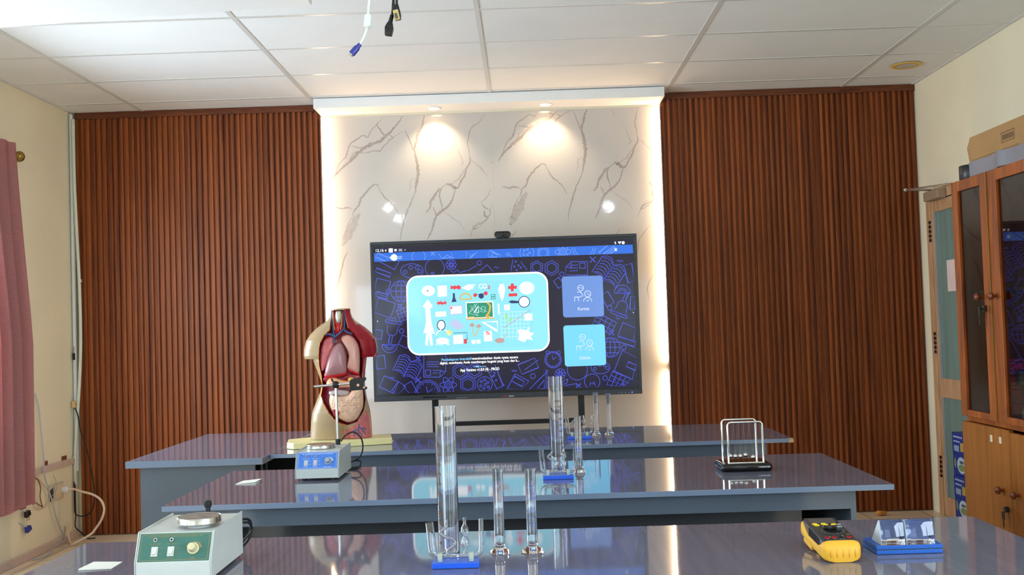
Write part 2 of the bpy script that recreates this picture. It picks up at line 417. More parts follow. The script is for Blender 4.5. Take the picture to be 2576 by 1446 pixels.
# vein courses of one slab, read off the photo: (width, clouded?, points)
VEINS = [
 (26, 0, [(845, 150), (800, 215), (740, 290), (680, 350), (620, 405), (540, 435), (465, 475), (400, 525), (340, 590), (275, 645), (215, 700), (170, 750), (130, 815)]),
 (11, 0, [(640, 175), (600, 225), (570, 260), (520, 310), (490, 375), (440, 355), (390, 390), (335, 425), (305, 465), (288, 520), (275, 565), (210, 640), (180, 715), (150, 770)]),
 (12, 0, [(570, 250), (605, 290), (640, 345), (670, 355)]),
 (16, 1, [(320, 460), (380, 470), (440, 480), (480, 460)]),
 (16, 1, [(385, 510), (340, 545), (310, 600), (270, 640)]),
 (8, 0, [(835, 315), (790, 345), (730, 380), (680, 430), (640, 470), (610, 508), (560, 505), (500, 520), (450, 530), (410, 525)]),
 (8, 0, [(700, 345), (735, 380), (690, 405)]),
 (20, 0, [(1045, 150), (1035, 215), (1015, 290), (980, 345), (970, 410), (950, 470), (945, 500)]),
 (9, 0, [(850, 300), (880, 350), (905, 420), (930, 480), (945, 520)]),
 (26, 0, [(945, 480), (955, 540), (970, 600), (980, 670), (985, 740), (975, 800), (965, 860), (955, 920)]),
 (12, 0, [(955, 910), (930, 980), (890, 1070), (860, 1150), (840, 1230), (820, 1310), (810, 1400)]),
 (5, 0, [(965, 775), (920, 790), (905, 830), (915, 860), (890, 910)]),
 (8, 0, [(1650, 135), (1610, 185), (1575, 235), (1520, 265), (1495, 310), (1480, 370), (1470, 440), (1485, 520), (1492, 585)]),
 (16, 0, [(1492, 560), (1495, 620), (1460, 680), (1445, 740), (1410, 800), (1380, 860), (1355, 885)]),
 (7, 0, [(1470, 660), (1420, 720), (1390, 780), (1340, 810), (1310, 840)]),
 (24, 0, [(1260, 830), (1300, 840), (1340, 870), (1380, 870)]),
 (20, 0, [(1350, 880), (1335, 950), (1310, 1010), (1270, 1060), (1215, 1100), (1165, 1150), (1140, 1210), (1120, 1280), (1095, 1340), (1075, 1380)]),
 (20, 0, [(1195, 870), (1170, 910), (1140, 960), (1110, 1000), (1100, 1060), (1060, 1110)]),
 (12, 0, [(1255, 840), (1210, 880), (1195, 950), (1215, 1030), (1230, 1090)]),
 (9, 0, [(1130, 1060), (1155, 1110), (1160, 1150)]),
 (5, 0, [(1230, 1100), (1290, 1140), (1340, 1180), (1400, 1220), (1440, 1290)]),
 (6, 0, [(1500, 590), (1560, 640), (1620, 700), (1670, 760)]),
 (5, 0, [(1340, 430), (1385, 520), (1420, 600), (1425, 630), (1395, 655)]),
 (5, 0, [(1190, 220), (1220, 270), (1250, 330), (1275, 360)]),
 (16, 0, [(600, 850), (560, 838), (510, 875), (460, 930), (420, 985), (400, 1050), (360, 1090), (345, 1150)]),
 (10, 0, [(580, 840), (620, 910), (660, 970), (720, 1020), (770, 1080), (800, 1140)]),
 (12, 0, [(160, 1060), (230, 1075), (290, 1065), (340, 1080)]),
 (70, 1, [(410, 1120), (370, 1180), (350, 1240), (310, 1310), (280, 1380), (240, 1440)]),
 (7, 0, [(350, 1140), (300, 1220), (270, 1310), (235, 1400)]),
 (12, 0, [(1790, 400), (1770, 480), (1740, 560), (1705, 625)]),
 (20, 1, [(1790, 640), (1760, 690), (1710, 770)]),
 (9, 0, [(1790, 935), (1740, 990), (1700, 1060), (1690, 1130), (1640, 1200), (1560, 1240), (1520, 1290), (1495, 1365)]),
 (9, 0, [(1605, 1020), (1640, 1060), (1690, 1090)]), (6, 0, [(1700, 890), (1660, 960), (1605, 1015)]),
 (18, 0, [(1640, 1090), (1640, 1140), (1665, 1160)]),
 (7, 0, [(1610, 1200), (1600, 1240), (1540, 1280), (1530, 1250), (1600, 1195)]),
 (7, 0, [(1620, 1430), (1560, 1500), (1500, 1600), (1490, 1700), (1440, 1790)]),
 (14, 0, [(1320, 1480), (1260, 1560), (1200, 1650), (1080, 1740), (960, 1800)]),
 (12, 0, [(300, 1500), (260, 1560), (240, 1640), (210, 1760), (180, 1880)]),
]
LOWER = [  # part of the slab seen under the screen
 (14, 0, [(560, 2030), (640, 1960), (720, 1920), (770, 1880), (860, 1850), (930, 1790), (1000, 1740)]),
 (8, 0, [(700, 2010), (760, 2000), (830, 1960), (880, 1900), (930, 1890)]),
 (16, 0, [(1210, 1790), (1170, 1880), (1150, 1960), (1130, 2060), (1120, 2150)]),
 (8, 0, [(1060, 1900), (1090, 1980), (1120, 2060)]),
 (7, 0, [(1640, 1840), (1600, 1920), (1580, 2010), (1600, 2100)]),
 (12, 0, [(1980, 1830), (1940, 1900), (1900, 1960), (1930, 2020), (1880, 2110)]),
]
rnd = random.Random(3)
VK = [0]
def veins(courses, h, xs, dz, xlo, xhi):
    for wd, cl, pts in courses:
        VK[0] += 1; ey = VK[0] * 4e-6
        q = [(p.x, p.y) for p in smooth_path([(a, b_, 0) for a, b_ in pts], 6)]
        q = [(a + rnd.uniform(-4, 4), b_ + rnd.uniform(-4, 4)) for a, b_ in q]
        P = [hmap(h, a, b_) for a, b_ in q]
        P = [(x + xs, z + dz) for x, z in P if xlo < x + xs < xhi and 0.02 < z + dz < H - 0.09]
        if len(P) < 2: continue
        mb.mi = 2 if cl else 1
        stroke(mb, P, wd * 0.00078, lambda x, z: (x, -0.0062 - ey if not cl else -0.0061 - ey * 0.2, z), wob=0.34, taper=True, rnd=rnd)
veins(VEINS, VLH, 0, 0, -1.165, -0.004)
veins([(w_, c_, [p for p in q]) for w_, c_, q in VEINS], VLH, 1.155, 0.105, 0.003, 1.15)
veins(LOWER, VLH, 0, 0, -1.165, -0.004); veins(LOWER, VLH, 1.155, 0.05, 0.003, 1.15)
mb.mi = 0
struct(mb.build('trim_5', [M_marble, M_vein, M_vein2], fix=False), 'white marble panel with brown veins behind the screen')

# header over the marble, its two downlights, light strips
mb = MB(); mb.box(-1.178, 1.163, -0.248, -0.0005, 2.8205, H - 0.0045, 0.002)
struct(mb.build('trim_6', M_white), 'white header box over the marble')
M_led = emis('warm_led', (255, 214, 168), 150, gloss=False)
M_alu = mat('strip_channel', (200, 200, 198), 0.4, metal=0.6)
def led(x, s, z0, z1, label):
    o = thing('light_strip', (x, -0.02, z0), label, 'light strip')
    mb = MB(); mb.box(x, x + s * 0.004, -0.030, -0.010, z0, z1); mb.build('channel', M_alu, o)
    mb = MB(); mb.box(x + s * 0.004, x + s * 0.0062, -0.0265, -0.0135, z0 + 0.002, z1 - 0.002); mb.build('diffuser', M_led, o)
led(-1.1724, 1, 0.05, 2.805, 'warm glowing light strip down the left edge of the marble')
led(1.1574, -1, 1.06, 2.805, 'upper warm glowing light strip on the right edge of the marble')
led(1.1574, -1, 0.05, 0.985, 'lower warm glowing light strip on the right edge of the marble')
M_lamp = emis('warm_lamp', (255, 214, 160), 30, gloss=False)
for x, side in ((-0.384, 'left'), (0.372, 'right')):
    o = thing('downlight', (x, -0.125, 2.8205), 'glowing round downlight in the white header, the %s one' % side, 'ceiling light', 'downlights over the marble')
    mb = MB(); mb.lathe([(0.030, -0.0005), (0.052, -0.0005), (0.053, -0.004), (0.045, -0.006), (0.036, -0.003), (0.030, -0.0008)], (x, -0.125, 2.8205), 32, cap=False); mb.build('trim_ring', M_white, o, 40)
    mb = MB(); mb.lathe([(0.0, -0.005), (0.02, -0.0045), (0.036, -0.003)], (x, -0.125, 2.8205), 32, cap=False); mb.build('lens', M_lamp, o, 40)
    l = bpy.data.lights.new('downlight_beam', 'SPOT'); l.energy = 18; l.color = (1.0, 0.76, 0.50); l.spot_size = 1.9; l.spot_blend = 0.7; l.shadow_soft_size = 0.03
    lo = bpy.data.objects.new('downlight_beam', l); COL.objects.link(lo); lo.location = (x, -0.125, 2.808); lo.rotation_euler = (0.22, 0, 0)

# lamps of the rear half of the room (seen mirrored in the marble)
M_bulb = emis('cool_bulb', (235, 242, 255), 45, gloss=False)
for k, (x, y, lb) in enumerate(((-1.438, -5.645, 'cool white bulb over the left aisle nearer the screen'), (-1.469, -6.96, 'cool white bulb over the left aisle farther from the screen'), (1.306, -6.37, 'cool white bulb over the right aisle'))):
    o = thing('ceiling_lamp', (x, y, H - 0.004), lb, 'ceiling light', 'bulbs on the ceiling')
    mb = MB(); mb.lathe([(0.075, 0), (0.075, -0.018), (0.04, -0.022), (0.02, -0.03)], (x, y, H - 0.004), 24); mb.build('lamp_base', M_white, o, 40)
    mb = MB(); mb.ball((x, y, H - 0.065), 0.046 if k < 2 else 0.060); mb.build('bulb', M_bulb, o, 60)

# yellow ringed ceiling fitting near the right wall
o = thing('ceiling_downlight', (2.637, -0.609, H - 0.004), 'unlit round ceiling light with a yellow rim by the right wall', 'ceiling light')
M_yel = mat('yellowed_plastic', (226, 184, 92), 0.4); M_grey = mat('frosted_lens', (196, 190, 176), 0.5)
mb = MB(); mb.lathe([(0.062, -0.003), (0.070, -0.0055), (0.088, -0.0055), (0.094, -0.002), (0.094, 0.0)], (2.637, -0.609, H - 0.004), 40, cap=False); mb.build('rim', M_yel, o, 40)
mb = MB(); mb.lathe([(0.0, -0.006), (0.062, -0.004)], (2.637, -0.609, H - 0.004), 40, cap=False); mb.build('lens', M_grey, o, 40)
# white box hung under the ceiling, top left
mb = MB(); c_ = [(-2.885, -4.0), (-0.662, -4.26), (-0.662, -2.86), (-2.885, -2.60)]; mb.hexa([(x, y, 2.70) for x, y in c_] + [(x, y, H - 0.005) for x, y in c_], 0.004)
struct(mb.build('trim_7', M_white), 'white box hung under the ceiling at the upper left')

# ------------------------------------------------------------------ door in the right wall
M_dwood = wood('pale_door_wood', (176, 136, 102), (204, 166, 128), 0.45, (10, 10, 1.2))
M_dglass = mat('frosted_green_glass', (116, 142, 136), 0.16, var=0.12, scale=3, stretch=(1, 6, 0.4))
M_dark = mat('dark_iron', (30, 28, 27), 0.5, var=0.1)
mb = MB()
mb.box(XR - 0.012, XR + 0.12, -0.235, -0.165, 0.0, 2.135, 0.003); mb.box(XR - 0.012, XR + 0.12, -1.20, -1.13, 0.0, 2.135, 0.003); mb.box(XR - 0.012, XR + 0.12, -1.13, -0.235, 2.065, 2.135, 0.003)
door = struct(mb.build('door_1', M_dwood), 'glazed wooden door beside the cabinet')
mb = MB(); x0, x1 = XR - 0.006, XR + 0.034
mb.box(x0, x1, -0.272, -0.237, 0.004, 2.06, 0.003); mb.box(x0, x1, -1.128, -1.05, 0.004, 2.06, 0.003)
mb.box(x0, x1, -1.05, -0.272, 1.985, 2.06, 0.003); mb.box(x0, x1, -1.05, -0.272, 0.775, 0.90, 0.003); mb.box(x0, x1, -1.05, -0.272, 0.004, 0.13, 0.003)
leaf = mb.build('door_leaf', M_dwood, door)
M_bead = mat('grey_glazing_bead', (140, 150, 152), 0.35, var=0.05)
mb = MB(); mb.box(XR + 0.004, XR + 0.010, -1.05, -0.272, 0.90, 1.985); up_ = mb.build('upper_pane', M_dglass, leaf)
mb = MB(); mb.box(XR - 0.004, XR + 0.004, -0.305, -0.272, 0.90, 1.985); mb.build('glazing_bead', M_bead, leaf)
mb = MB(); mb.box(XR - 0.004, XR + 0.004, -0.305, -0.272, 0.13, 0.775); mb.build('glazing_bead', M_bead, leaf)
mb = MB(); mb.box(XR + 0.004, XR + 0.010, -1.05, -0.272, 0.13, 0.775); mb.build('lower_pane', M_dglass, leaf)
for zc in (1.865, 1.13, 0.32):
    mb = MB()
    for k in range(5): mb.box(XR - 0.017, XR - 0.011, -0.238, -0.214, zc - 0.07 + 0.03 * k, zc - 0.052 + 0.03 * k)
    mb.box(XR - 0.0145, XR - 0.011, -0.226, -0.220, zc - 0.07, zc + 0.07)
    mb.build('hinge', M_dark, door)
mb = MB(); mb.box(XR - 0.07, XR - 0.013, -0.52, -0.28, 2.055, 2.115, 0.006)
cl = mb.build('closer_body', mat('bronze_paint', (158, 134, 112), 0.45), door)
mb = MB(); a = atX(2277, 478, 2.70); mb.tube([(XR - 0.04, -0.36, 2.125), tuple(a)], 0.008, 8); mb.tube([tuple(a), (XR - 0.02, -0.62, 2.13)], 0.006, 8); mb.ball(tuple(a), 0.014)
mb.build('closer_arm', M_steel, door, 40)
mb = MB(); mb.box(XR + 0.001, XR + 0.003, -0.66, -0.44, 1.46, 1.66); mb.build('notice', mat('notice_paper', (222, 204, 200), 0.7), door)
# skirting and cable ducts of the left wall
M_duct = mat('pinkish_duct', (206, 184, 172), 0.5, var=0.04)
mb = MB(); mb.box(XL, XL + 0.022, -2.6, -0.05, 0.0, 0.05, 0.003); struct(mb.build('baseboard_left', M_duct), 'pale duct along the foot of the left wall')
mb = MB(); mb.box(XL, XL + 0.02, -1.4, -0.04, 0.500, 0.538, 0.003); tag(mb.build('cable_duct', M_duct), 'pinkish cable duct running along the left wall above the socket', 'cable duct')
# ------------------------------------------------------------------ laboratory tables
ZT = 0.78
# glossy dark laminate with a faint grain and slight waviness
M_top, nt, b = node_mat('glossy_grey_laminate')
tc = nt.nodes.new('ShaderNodeTexCoord'); mp = nt.nodes.new('ShaderNodeMapping'); mp.inputs['Scale'].default_value = (38, 1.5, 1)
nt.links.new(tc.outputs['Object'], mp.inputs[0])
n = nt.nodes.new('ShaderNodeTexNoise'); n.inputs['Scale'].default_value = 1.5; n.inputs['Detail'].default_value = 4; nt.links.new(mp.outputs[0], n.inputs['Vector'])
r = nt.nodes.new('ShaderNodeValToRGB'); nt.links.new(n.outputs['Fac'], r.inputs[0])
r.color_ramp.elements[0].position = 0.35; r.color_ramp.elements[0].color = lin((110, 110, 126)); r.color_ramp.elements[1].position = 0.7; r.color_ramp.elements[1].color = lin((118, 118, 133))
nt.links.new(r.outputs[0], b.inputs['Base Color']); b.inputs['Roughness'].default_value = 0.045
n2 = nt.nodes.new('ShaderNodeTexNoise'); n2.inputs['Scale'].default_value = 5; n2.inputs['Detail'].default_value = 0.5; nt.links.new(tc.outputs['Object'], n2.inputs['Vector'])
bp = nt.nodes.new('ShaderNodeBump'); bp.inputs['Strength'].default_value = 0.04; bp.inputs['Distance'].default_value = 0.004
nt.links.new(n2.outputs['Fac'], bp.inputs['Height']); nt.links.new(bp.outputs[0], b.inputs['Normal'])
M_edge = mat('grey_edge_band', (114, 130, 155), 0.18, var=0.05, scale=6)
M_base = mat('grey_board', (92, 103, 118), 0.13, var=0.04, scale=4)
M_inner = mat('grey_board_inside', (80, 84, 92), 0.14, var=0.05, scale=4)
M_raw = mat('raw_chipboard', (196, 164, 112), 0.8, var=0.2, scale=300)
def table_top(o, x0, x1, y0, y1, th):
    mb = MB(); mb.box(x0, x1, y0, y1, ZT - th, ZT, 0.0012)
    mb.bm.normal_update()
    for f in mb.bm.faces:
        if f.normal.z < 0.7: f.material_index = 1
    return mb.build('table_top', [M_top, M_edge], o)
def lab_table(x0, x1, y0, y1, label, th=0.018, gap=True):
    o = thing('lab_table', ((x0 + x1) / 2, (y0 + y1) / 2, 0), label, 'table', 'grey laboratory tables')
    table_top(o, x0, x1, y0, y1, th)
    a, c = x0 + 0.11, x1 - 0.11; f = y0 + 0.05; zb = ZT - th
    mb = MB(); mb.box(a, c, f, f + 0.018, 0.697, zb); mb.build('apron', M_base, o)
    for s in (a, c - 0.018):
        mb = MB(); mb.box(s, s + 0.018, f + 0.018, y1 - 0.06, 0.0, zb); mb.build('side_panel', M_base, o)
    for s0, s1 in ((a, a + 0.036), (c - 0.018, c)):
        mb = MB(); mb.box(s0, s1, f, f + 0.018, 0, 0.697); mb.build('front_post', M_base, o)
    mb = MB(); mb.box(a + 0.018, c - 0.115, f + 0.25, f + 0.268, 0.08, zb); mb.build('back_panel', M_inner, o)
    mb = MB(); mb.box(c - 0.133, c - 0.115, f + 0.268, y1 - 0.06, 0.08, zb); mb.build('divider', M_inner, o)
    mb = MB(); mb.box(a + 0.018, c - 0.018, y1 - 0.078, y1 - 0.06, 0.12, zb); mb.build('rear_panel', M_inner, o)
    return o
lab_table(-1.017, 1.370, -5.20, -4.375, 'glossy grey lab table nearest the viewer, with the yellow meter on it')
lab_table(-1.012, 1.360, -3.800, -2.960, 'middle glossy grey lab table, with the swinging ball cradle on it')
far = lab_table(-0.992, 1.384, -2.415, -1.625, 'farthest long grey lab table, with a chipped corner, before the big screen')
mb = MB(); mb.box(1.365, 1.3852, -2.4165, -2.395, ZT - 0.0182, ZT - 0.004); mb.build('chipped_corner', M_raw, far)
mb = MB(); mb.hexa([(1.352, -2.4155, ZT - 0.0012), (1.3845, -2.4155, ZT - 0.0012), (1.3845, -2.385, ZT - 0.0012), (1.375, -2.395, ZT - 0.0012), (1.362, -2.4155, ZT + 0.0004), (1.3845, -2.4155, ZT + 0.0004), (1.3845, -2.395, ZT + 0.0004), (1.378, -2.40, ZT + 0.0004)])
mb.build('chipped_edge', M_raw, far)
o = thing('side_table', (-1.305, -1.92, 0), 'small grey side table with thick top at the left end of the farthest table', 'table')
table_top(o, -1.612, -0.998, -2.53, -1.31, 0.030)
mb = MB(); mb.box(-1.562, -1.045, -2.485, -2.467, 0, ZT - 0.030); mb.build('front_panel', M_base, o)
mb = MB(); mb.box(-1.562, -1.544, -2.467, -1.37, 0, ZT - 0.030); mb.build('side_panel', M_base, o)
mb = MB(); mb.box(-1.544, -1.03, -1.388, -1.37, 0, ZT - 0.030); mb.build('back_panel', M_inner, o)
for y in (-2.44, -2.36):
    mb = MB(); mb.box(-1.03, -1.022, y, y + 0.010, 0, ZT - 0.030); mb.build('leg', M_black, o)

# ------------------------------------------------------------------ display on its stand
YF = -0.56
M_bez = mat('dark_grey_bezel', (44, 48, 56), 0.35, var=0.08)
M_bez2 = mat('black_bezel', (12, 12, 15), 0.2, var=0.05)
TX0, TX1, TZ0, TZ1 = -0.781, 0.9095, 0.8785, 1.8885
SX0, SX1, SZ0, SZ1 = -0.7605, 0.8845, 0.9265, 1.8560
tv = thing('interactive_display', ((TX0 + TX1) / 2, YF, TZ0), 'large wide black interactive screen showing a blue learning menu', 'screen')
mb = MB()
mb.box(TX0, TX1, YF, YF + 0.085, TZ0, SZ0 - 0.014, 0.003); mb.box(TX0, TX1, YF, YF + 0.085, SZ1 + 0.012, TZ1, 0.003)
mb.box(TX0, SX0 - 0.008, YF, YF + 0.085, SZ0 - 0.014, SZ1 + 0.012, 0.002); mb.box(SX1 + 0.010, TX1, YF, YF + 0.085, SZ0 - 0.014, SZ1 + 0.012, 0.002)
mb.box(TX0 + 0.01, TX1 - 0.01, YF + 0.02, YF + 0.09, TZ0 + 0.01, TZ1 - 0.01)
bez = mb.build('frame', M_bez, tv)
mb = MB()
for x0, x1, z0, z1 in ((SX0 - 0.008, SX1 + 0.010, SZ1, SZ1 + 0.012), (SX0 - 0.008, SX1 + 0.010, SZ0 - 0.014, SZ0), (SX0 - 0.008, SX0, SZ0, SZ1), (SX1, SX1 + 0.010, SZ0, SZ1)): mb.box(x0, x1, YF + 0.001, YF + 0.015, z0, z1)
mb.build('inner_frame', M_bez2, tv)
SH = [0.00081908, -2.59513e-05, -0.852135, -2.43674e-05, -0.000812437, 2.01504, 1.55077e-06, 4.41981e-06]
YS = -0.556
def S(layer=1):
    def put(a, b_):
        x, z = hmap(SH, a, b_)
        return (min(max(x, SX0), SX1), YS - 0.00025 * layer, min(max(z, SZ0), SZ1))
    return put
def scr(name, mb, m, parent): return mb.build(name, m, parent, fix=False)
E_bg = emis('screen_dark', (30, 27, 54), 1.0); E_line = emis('screen_line', (74, 86, 212), 1.0); E_bar = emis('screen_bar', (48, 116, 232), 1.0)
E_bline = emis('screen_bar_line', (112, 158, 248), 1.0); E_white = emis('screen_white', (250, 253, 255), 1.35); E_card = emis('screen_card', (150, 234, 255), 1.08)
E_card2 = emis('screen_card_edge', (140, 232, 255), 1.2); E_btn = emis('screen_button_dim', (112, 152, 226), 1.0); E_btn2 = emis('screen_button_bright', (116, 210, 255), 1.15)
E_btl = emis('screen_button_line', (214, 226, 255), 1.1); E_red = emis('screen_red', (240, 70, 84), 1.0); E_green = emis('screen_green', (44, 156, 124), 1.0)
E_dk = emis('screen_navy', (48, 66, 112), 1.0); E_gold = emis('screen_gold', (238, 190, 84), 1.0); E_pale = emis('screen_pale', (226, 248, 255), 1.25); E_lilac = emis('screen_lilac', (196, 206, 240), 1.05)
E_brown = emis('screen_brown', (202, 168, 160), 1.0); E_leaf = emis('screen_leaf', (168, 232, 160), 1.0); E_sky = emis('screen_sky', (128, 206, 255), 1.15); E_yel = emis('screen_yellow', (246, 226, 110), 1.1)
mb = MB(); mb.box(SX0, SX1, YS, YS + 0.004, SZ0, SZ1); screen = mb.build('screen', E_bg, tv)
# line drawings over the dark ground
mb = MB(); P = S(1); W_ = 5.2
def ln(*p, w=W_, cl=False): stroke(mb, list(p), w, P, cl)
def ci(x, y, r_, w=W_, n=22, ry=None): stroke(mb, circ(x, y, r_, n, ry=ry), w, P, True)
def re(x0, y0, x1, y1, deg=0, w=W_): stroke(mb, rot([(x0, y0), (x1, y0), (x1, y1), (x0, y1)], (x0 + x1) / 2, (y0 + y1) / 2, deg), w, P, True)
def hexa_(x, y, r_, w=W_): stroke(mb, circ(x, y, r_, 6, PI / 6, PI / 6 + 2 * PI), w, P, True)
def cross(x, y, r_, w=8): ln((x - r_, y - r_), (x + r_, y + r_), w=w); ln((x - r_, y + r_), (x + r_, y - r_), w=w)
def book(x, y, s, deg):
    # open book: two fanned leaves of curved text lines either side of the spine
    for k in range(6):
        o_ = -62 * s + 22 * k * s
        a = [(x - 84 * s, y + o_ + 6 * s), (x - 60 * s, y + o_ - 8 * s), (x - 32 * s, y + o_ - 8 * s), (x - 8 * s, y + o_ + 8 * s)]
        stroke(mb, rot(a, x, y, deg), W_, P); stroke(mb, rot([(2 * x - p_[0], p_[1]) for p_ in a], x, y, deg), W_, P)
    ed = [(x, y - 56 * s), (x - 34 * s, y - 86 * s), (x - 66 * s, y - 84 * s), (x - 96 * s, y - 62 * s), (x - 96 * s, y + 66 * s), (x - 66 * s, y + 52 * s), (x - 34 * s, y + 52 * s), (x, y + 74 * s)]
    stroke(mb, rot(ed, x, y, deg), W_, P, True); stroke(mb, rot([(2 * x - p_[0], p_[1]) for p_ in ed], x, y, deg), W_, P, True)
def bell(x, y, s, deg):
    p = [(x - 62 * s, y + 40 * s), (x - 45 * s, y + 10 * s), (x - 40 * s, y - 40 * s), (x - 20 * s, y - 62 * s), (x + 20 * s, y - 62 * s), (x + 40 * s, y - 40 * s), (x + 45 * s, y + 10 * s), (x + 62 * s, y + 40 * s)]
    stroke(mb, rot(p, x, y, deg), W_, P, True); stroke(mb, rot(rrect(x - 70 * s, y + 40 * s, x + 70 * s, y + 62 * s, 9 * s, 3), x, y, deg), W_, P, True)
    re_ = rot([(x - 12 * s, y - 62 * s), (x - 12 * s, y - 130 * s), (x + 12 * s, y - 130 * s), (x + 12 * s, y - 62 * s)], x, y, deg); stroke(mb, re_, W_, P)
    stroke(mb, rot(circ(x, y + 72 * s, 16 * s, 10, 0, PI), x, y, deg), W_, P)
def protractor(x, y, s, deg):
    for k in (1.0, 0.62, 0.4):
        stroke(mb, rot(circ(x, y, 66 * s * k, 18, PI, 2 * PI), x, y, deg), W_, P, True)
def flower(x, y, s):
    ci(x, y, 9 * s)
    for k in range(8): a = k * PI / 4; ci(x + 26 * s * math.cos(a), y + 26 * s * math.sin(a), 12 * s, n=10)
def globe(x, y, r_):
    ci(x, y, r_); ci(x, y, r_ * 0.5, ry=r_); ln((x, y - r_), (x, y + r_)); ln((x - r_, y), (x + r_, y))
    for k in (-0.55, 0.55): ln((x - r_ * 0.83, y + k * r_), (x + r_ * 0.83, y + k * r_))
def page(x0, y0, x1, y1, flip=False):
    e = 44
    if not flip: ln((x0, y0), (x1, y0), (x1, y1 - e), (x1 - e, y1), (x0, y1), cl=True); ln((x1, y1 - e), (x1 - e, y1 - e), (x1 - e, y1))
    else: ln((x0 + e, y0), (x1, y0), (x1, y1), (x0, y1), (x0, y0 + e), cl=True); ln((x0 + e, y0), (x0 + e, y0 + e), (x0, y0 + e))
def ruler_tri(x, y, s, deg):
    stroke(mb, rot([(x - 70 * s, y + 70 * s), (x + 70 * s, y + 70 * s), (x + 70 * s, y - 90 * s)], x, y, deg), W_, P, True)
    stroke(mb, rot([(x - 10 * s, y + 42 * s), (x + 42 * s, y + 42 * s), (x + 42 * s, y - 22 * s)], x, y, deg), W_, P, True)
def atom(x, y, s):
    for d in (0, 60, 120): stroke(mb, rot(circ(x, y, 66 * s, 26, ry=24 * s), x, y, d), W_, P, True)
    ci(x, y, 11 * s, n=12)
def clock(x, y, r_, sq=1.0):
    ci(x, y, r_); ci(x, y, r_ * 0.86); ln((x, y), (x + r_ * 0.4, y - r_ * 0.3)); ln((x, y), (x - r_ * 0.1, y - r_ * 0.5))
    for k in range(12): a = k * PI / 6; ln((x + r_ * 0.66 * math.cos(a), y + r_ * 0.66 * math.sin(a)), (x + r_ * 0.76 * math.cos(a), y + r_ * 0.76 * math.sin(a)))
def calc(x0, y0, x1, y1, deg):
    re(x0, y0, x1, y1, deg); cx, cy = (x0 + x1) / 2, (y0 + y1) / 2
    for k in range(1, 4): t = x0 + (x1 - x0) * k / 4; ln(*rot([(t, y0), (t, y1)], cx, cy, deg))
    for k in range(1, 3): t = y0 + (y1 - y0) * k / 3; ln(*rot([(x0, t), (x1, t)], cx, cy, deg))
def pot(x0, y0, x1, y1, deg): re(x0, y0, x1, y1, deg); re(x0 + 16, y0 + 16, x1 - 16, y0 + (y1 - y0) * 0.45, deg)
def palette(x, y, s):
    ci(x, y, 92 * s, ry=58 * s, n=28)
    for dx, dy in ((-55, 10), (-10, -28), (40, -26), (62, 4)): ci(x + dx * s, y + dy * s, 15 * s, n=12)
# left side
re(150, 180, 330, 330, 28); re(135, 370, 255, 400, 20); re(130, 440, 240, 560, 14); ci(235, 532, 17); globe(335, 530, 82); palette(418, 372, 0.95); ci(595, 350, 74); ci(578, 390, 13, n=10, ry=6); flower(722, 325, 1.1)
ci(940, 310, 17); ln((930, 385), (1000, 325), (1050, 380)); re(135, 600, 275, 720, 18); re(140, 545, 235, 580, 16); cross(325, 645, 18); calc(310, 660, 420, 750, -20); bell(268, 815, 0.92, 190); ci(338, 838, 17)
protractor(245, 945, 0.92, 180); re(130, 830, 185, 900, 6); re(325, 880, 400, 960, 24); re(140, 1030, 210, 1130, -8); book(385, 1125, 1.0, 26); cross(465, 1050, 19); cross(465, 1218, 22)
ln((240, 1195), (250, 1205), (262, 1195), (272, 1205), (284, 1195)); re(180, 1205, 300, 1300, 24); re(280, 1240, 350, 1330, 36); re(370, 1240, 440, 1330, -30); clock(540, 1315, 96); page(510, 1020, 680, 1195); re(524, 1140, 562, 1182)
for yy in (1078, 1096, 1114): ln((530, yy), (625, yy))
ln((580, 1145), (650, 1140)); ln((580, 1165), (620, 1162))
atom(700, 1255, 1.0); hexa_(790, 1150, 62); hexa_(790, 1150, 44); hexa_(852, 1252, 64); hexa_(852, 1252, 46); hexa_(905, 1145, 60); hexa_(905, 1145, 42); ci(982, 1250, 58)
for dx, dy in ((-25, -20), (0, -34), (24, -14), (-30, 14), (4, 2), (28, 22), (-6, 32)): ci(982 + dx, 1250 + dy, 9, n=8)
ln((990, 1110), (1075, 1285), (1125, 1262), (1060, 1100)); ln((1066, 1290), (1135, 1258), (1128, 1248))
for dx, dy in ((0, 0), (24, 34), (40, 70), (10, 40), (28, 12)): ci(1030 + dx, 1150 + dy, 6, n=6)
pot(1180, 1190, 1300, 1320, 28); ci(1355, 1188, 19); ln((1190, 1140), (1200, 1150), (1210, 1140), (1220, 1152), (1232, 1140)); ruler_tri(1400, 1240, 1.05, 0)
for k in range(12): ln((1452, 1140 + 13 * k), (1466, 1140 + 13 * k))
re(1250, 1070, 1390, 1150, -22); ln((1290, 1140), (1400, 1060))
# right side
clock(1512, 1060, 64); ci(1470, 1005, 14); ci(1555, 1005, 14); flower(1568, 1170, 1.1); ci(1700, 1140, 78); ln((1680, 1062), (1700, 1080), (1720, 1062)); ci(1815, 1230, 60); ln((1795, 1265), (1802, 1235), (1815, 1250), (1828, 1232), (1838, 1262)); ci(1915, 1202, 18)
ln((1580, 1250), (1600, 1215), (1625, 1212), (1615, 1245), (1585, 1250)); ln((1600, 1262), (1690, 1245), (1700, 1280)); cross(1710, 1262, 18); palette(1880, 1122, 0.8); globe(1955, 965, 76); cross(1965, 850, 20); ci(2060, 965, 18)
calc(1945, 1170, 2095, 1290, 24); ln((1975, 1210), (2000, 1220)); ln((2055, 1235), (2055, 1265)); ln((2040, 1250), (2070, 1250)); re(2010, 1010, 2165, 1190, 22); re(2085, 1090, 2160, 1130, 24); re(2030, 790, 2155, 900, 20); re(2010, 900, 2150, 940, 18)
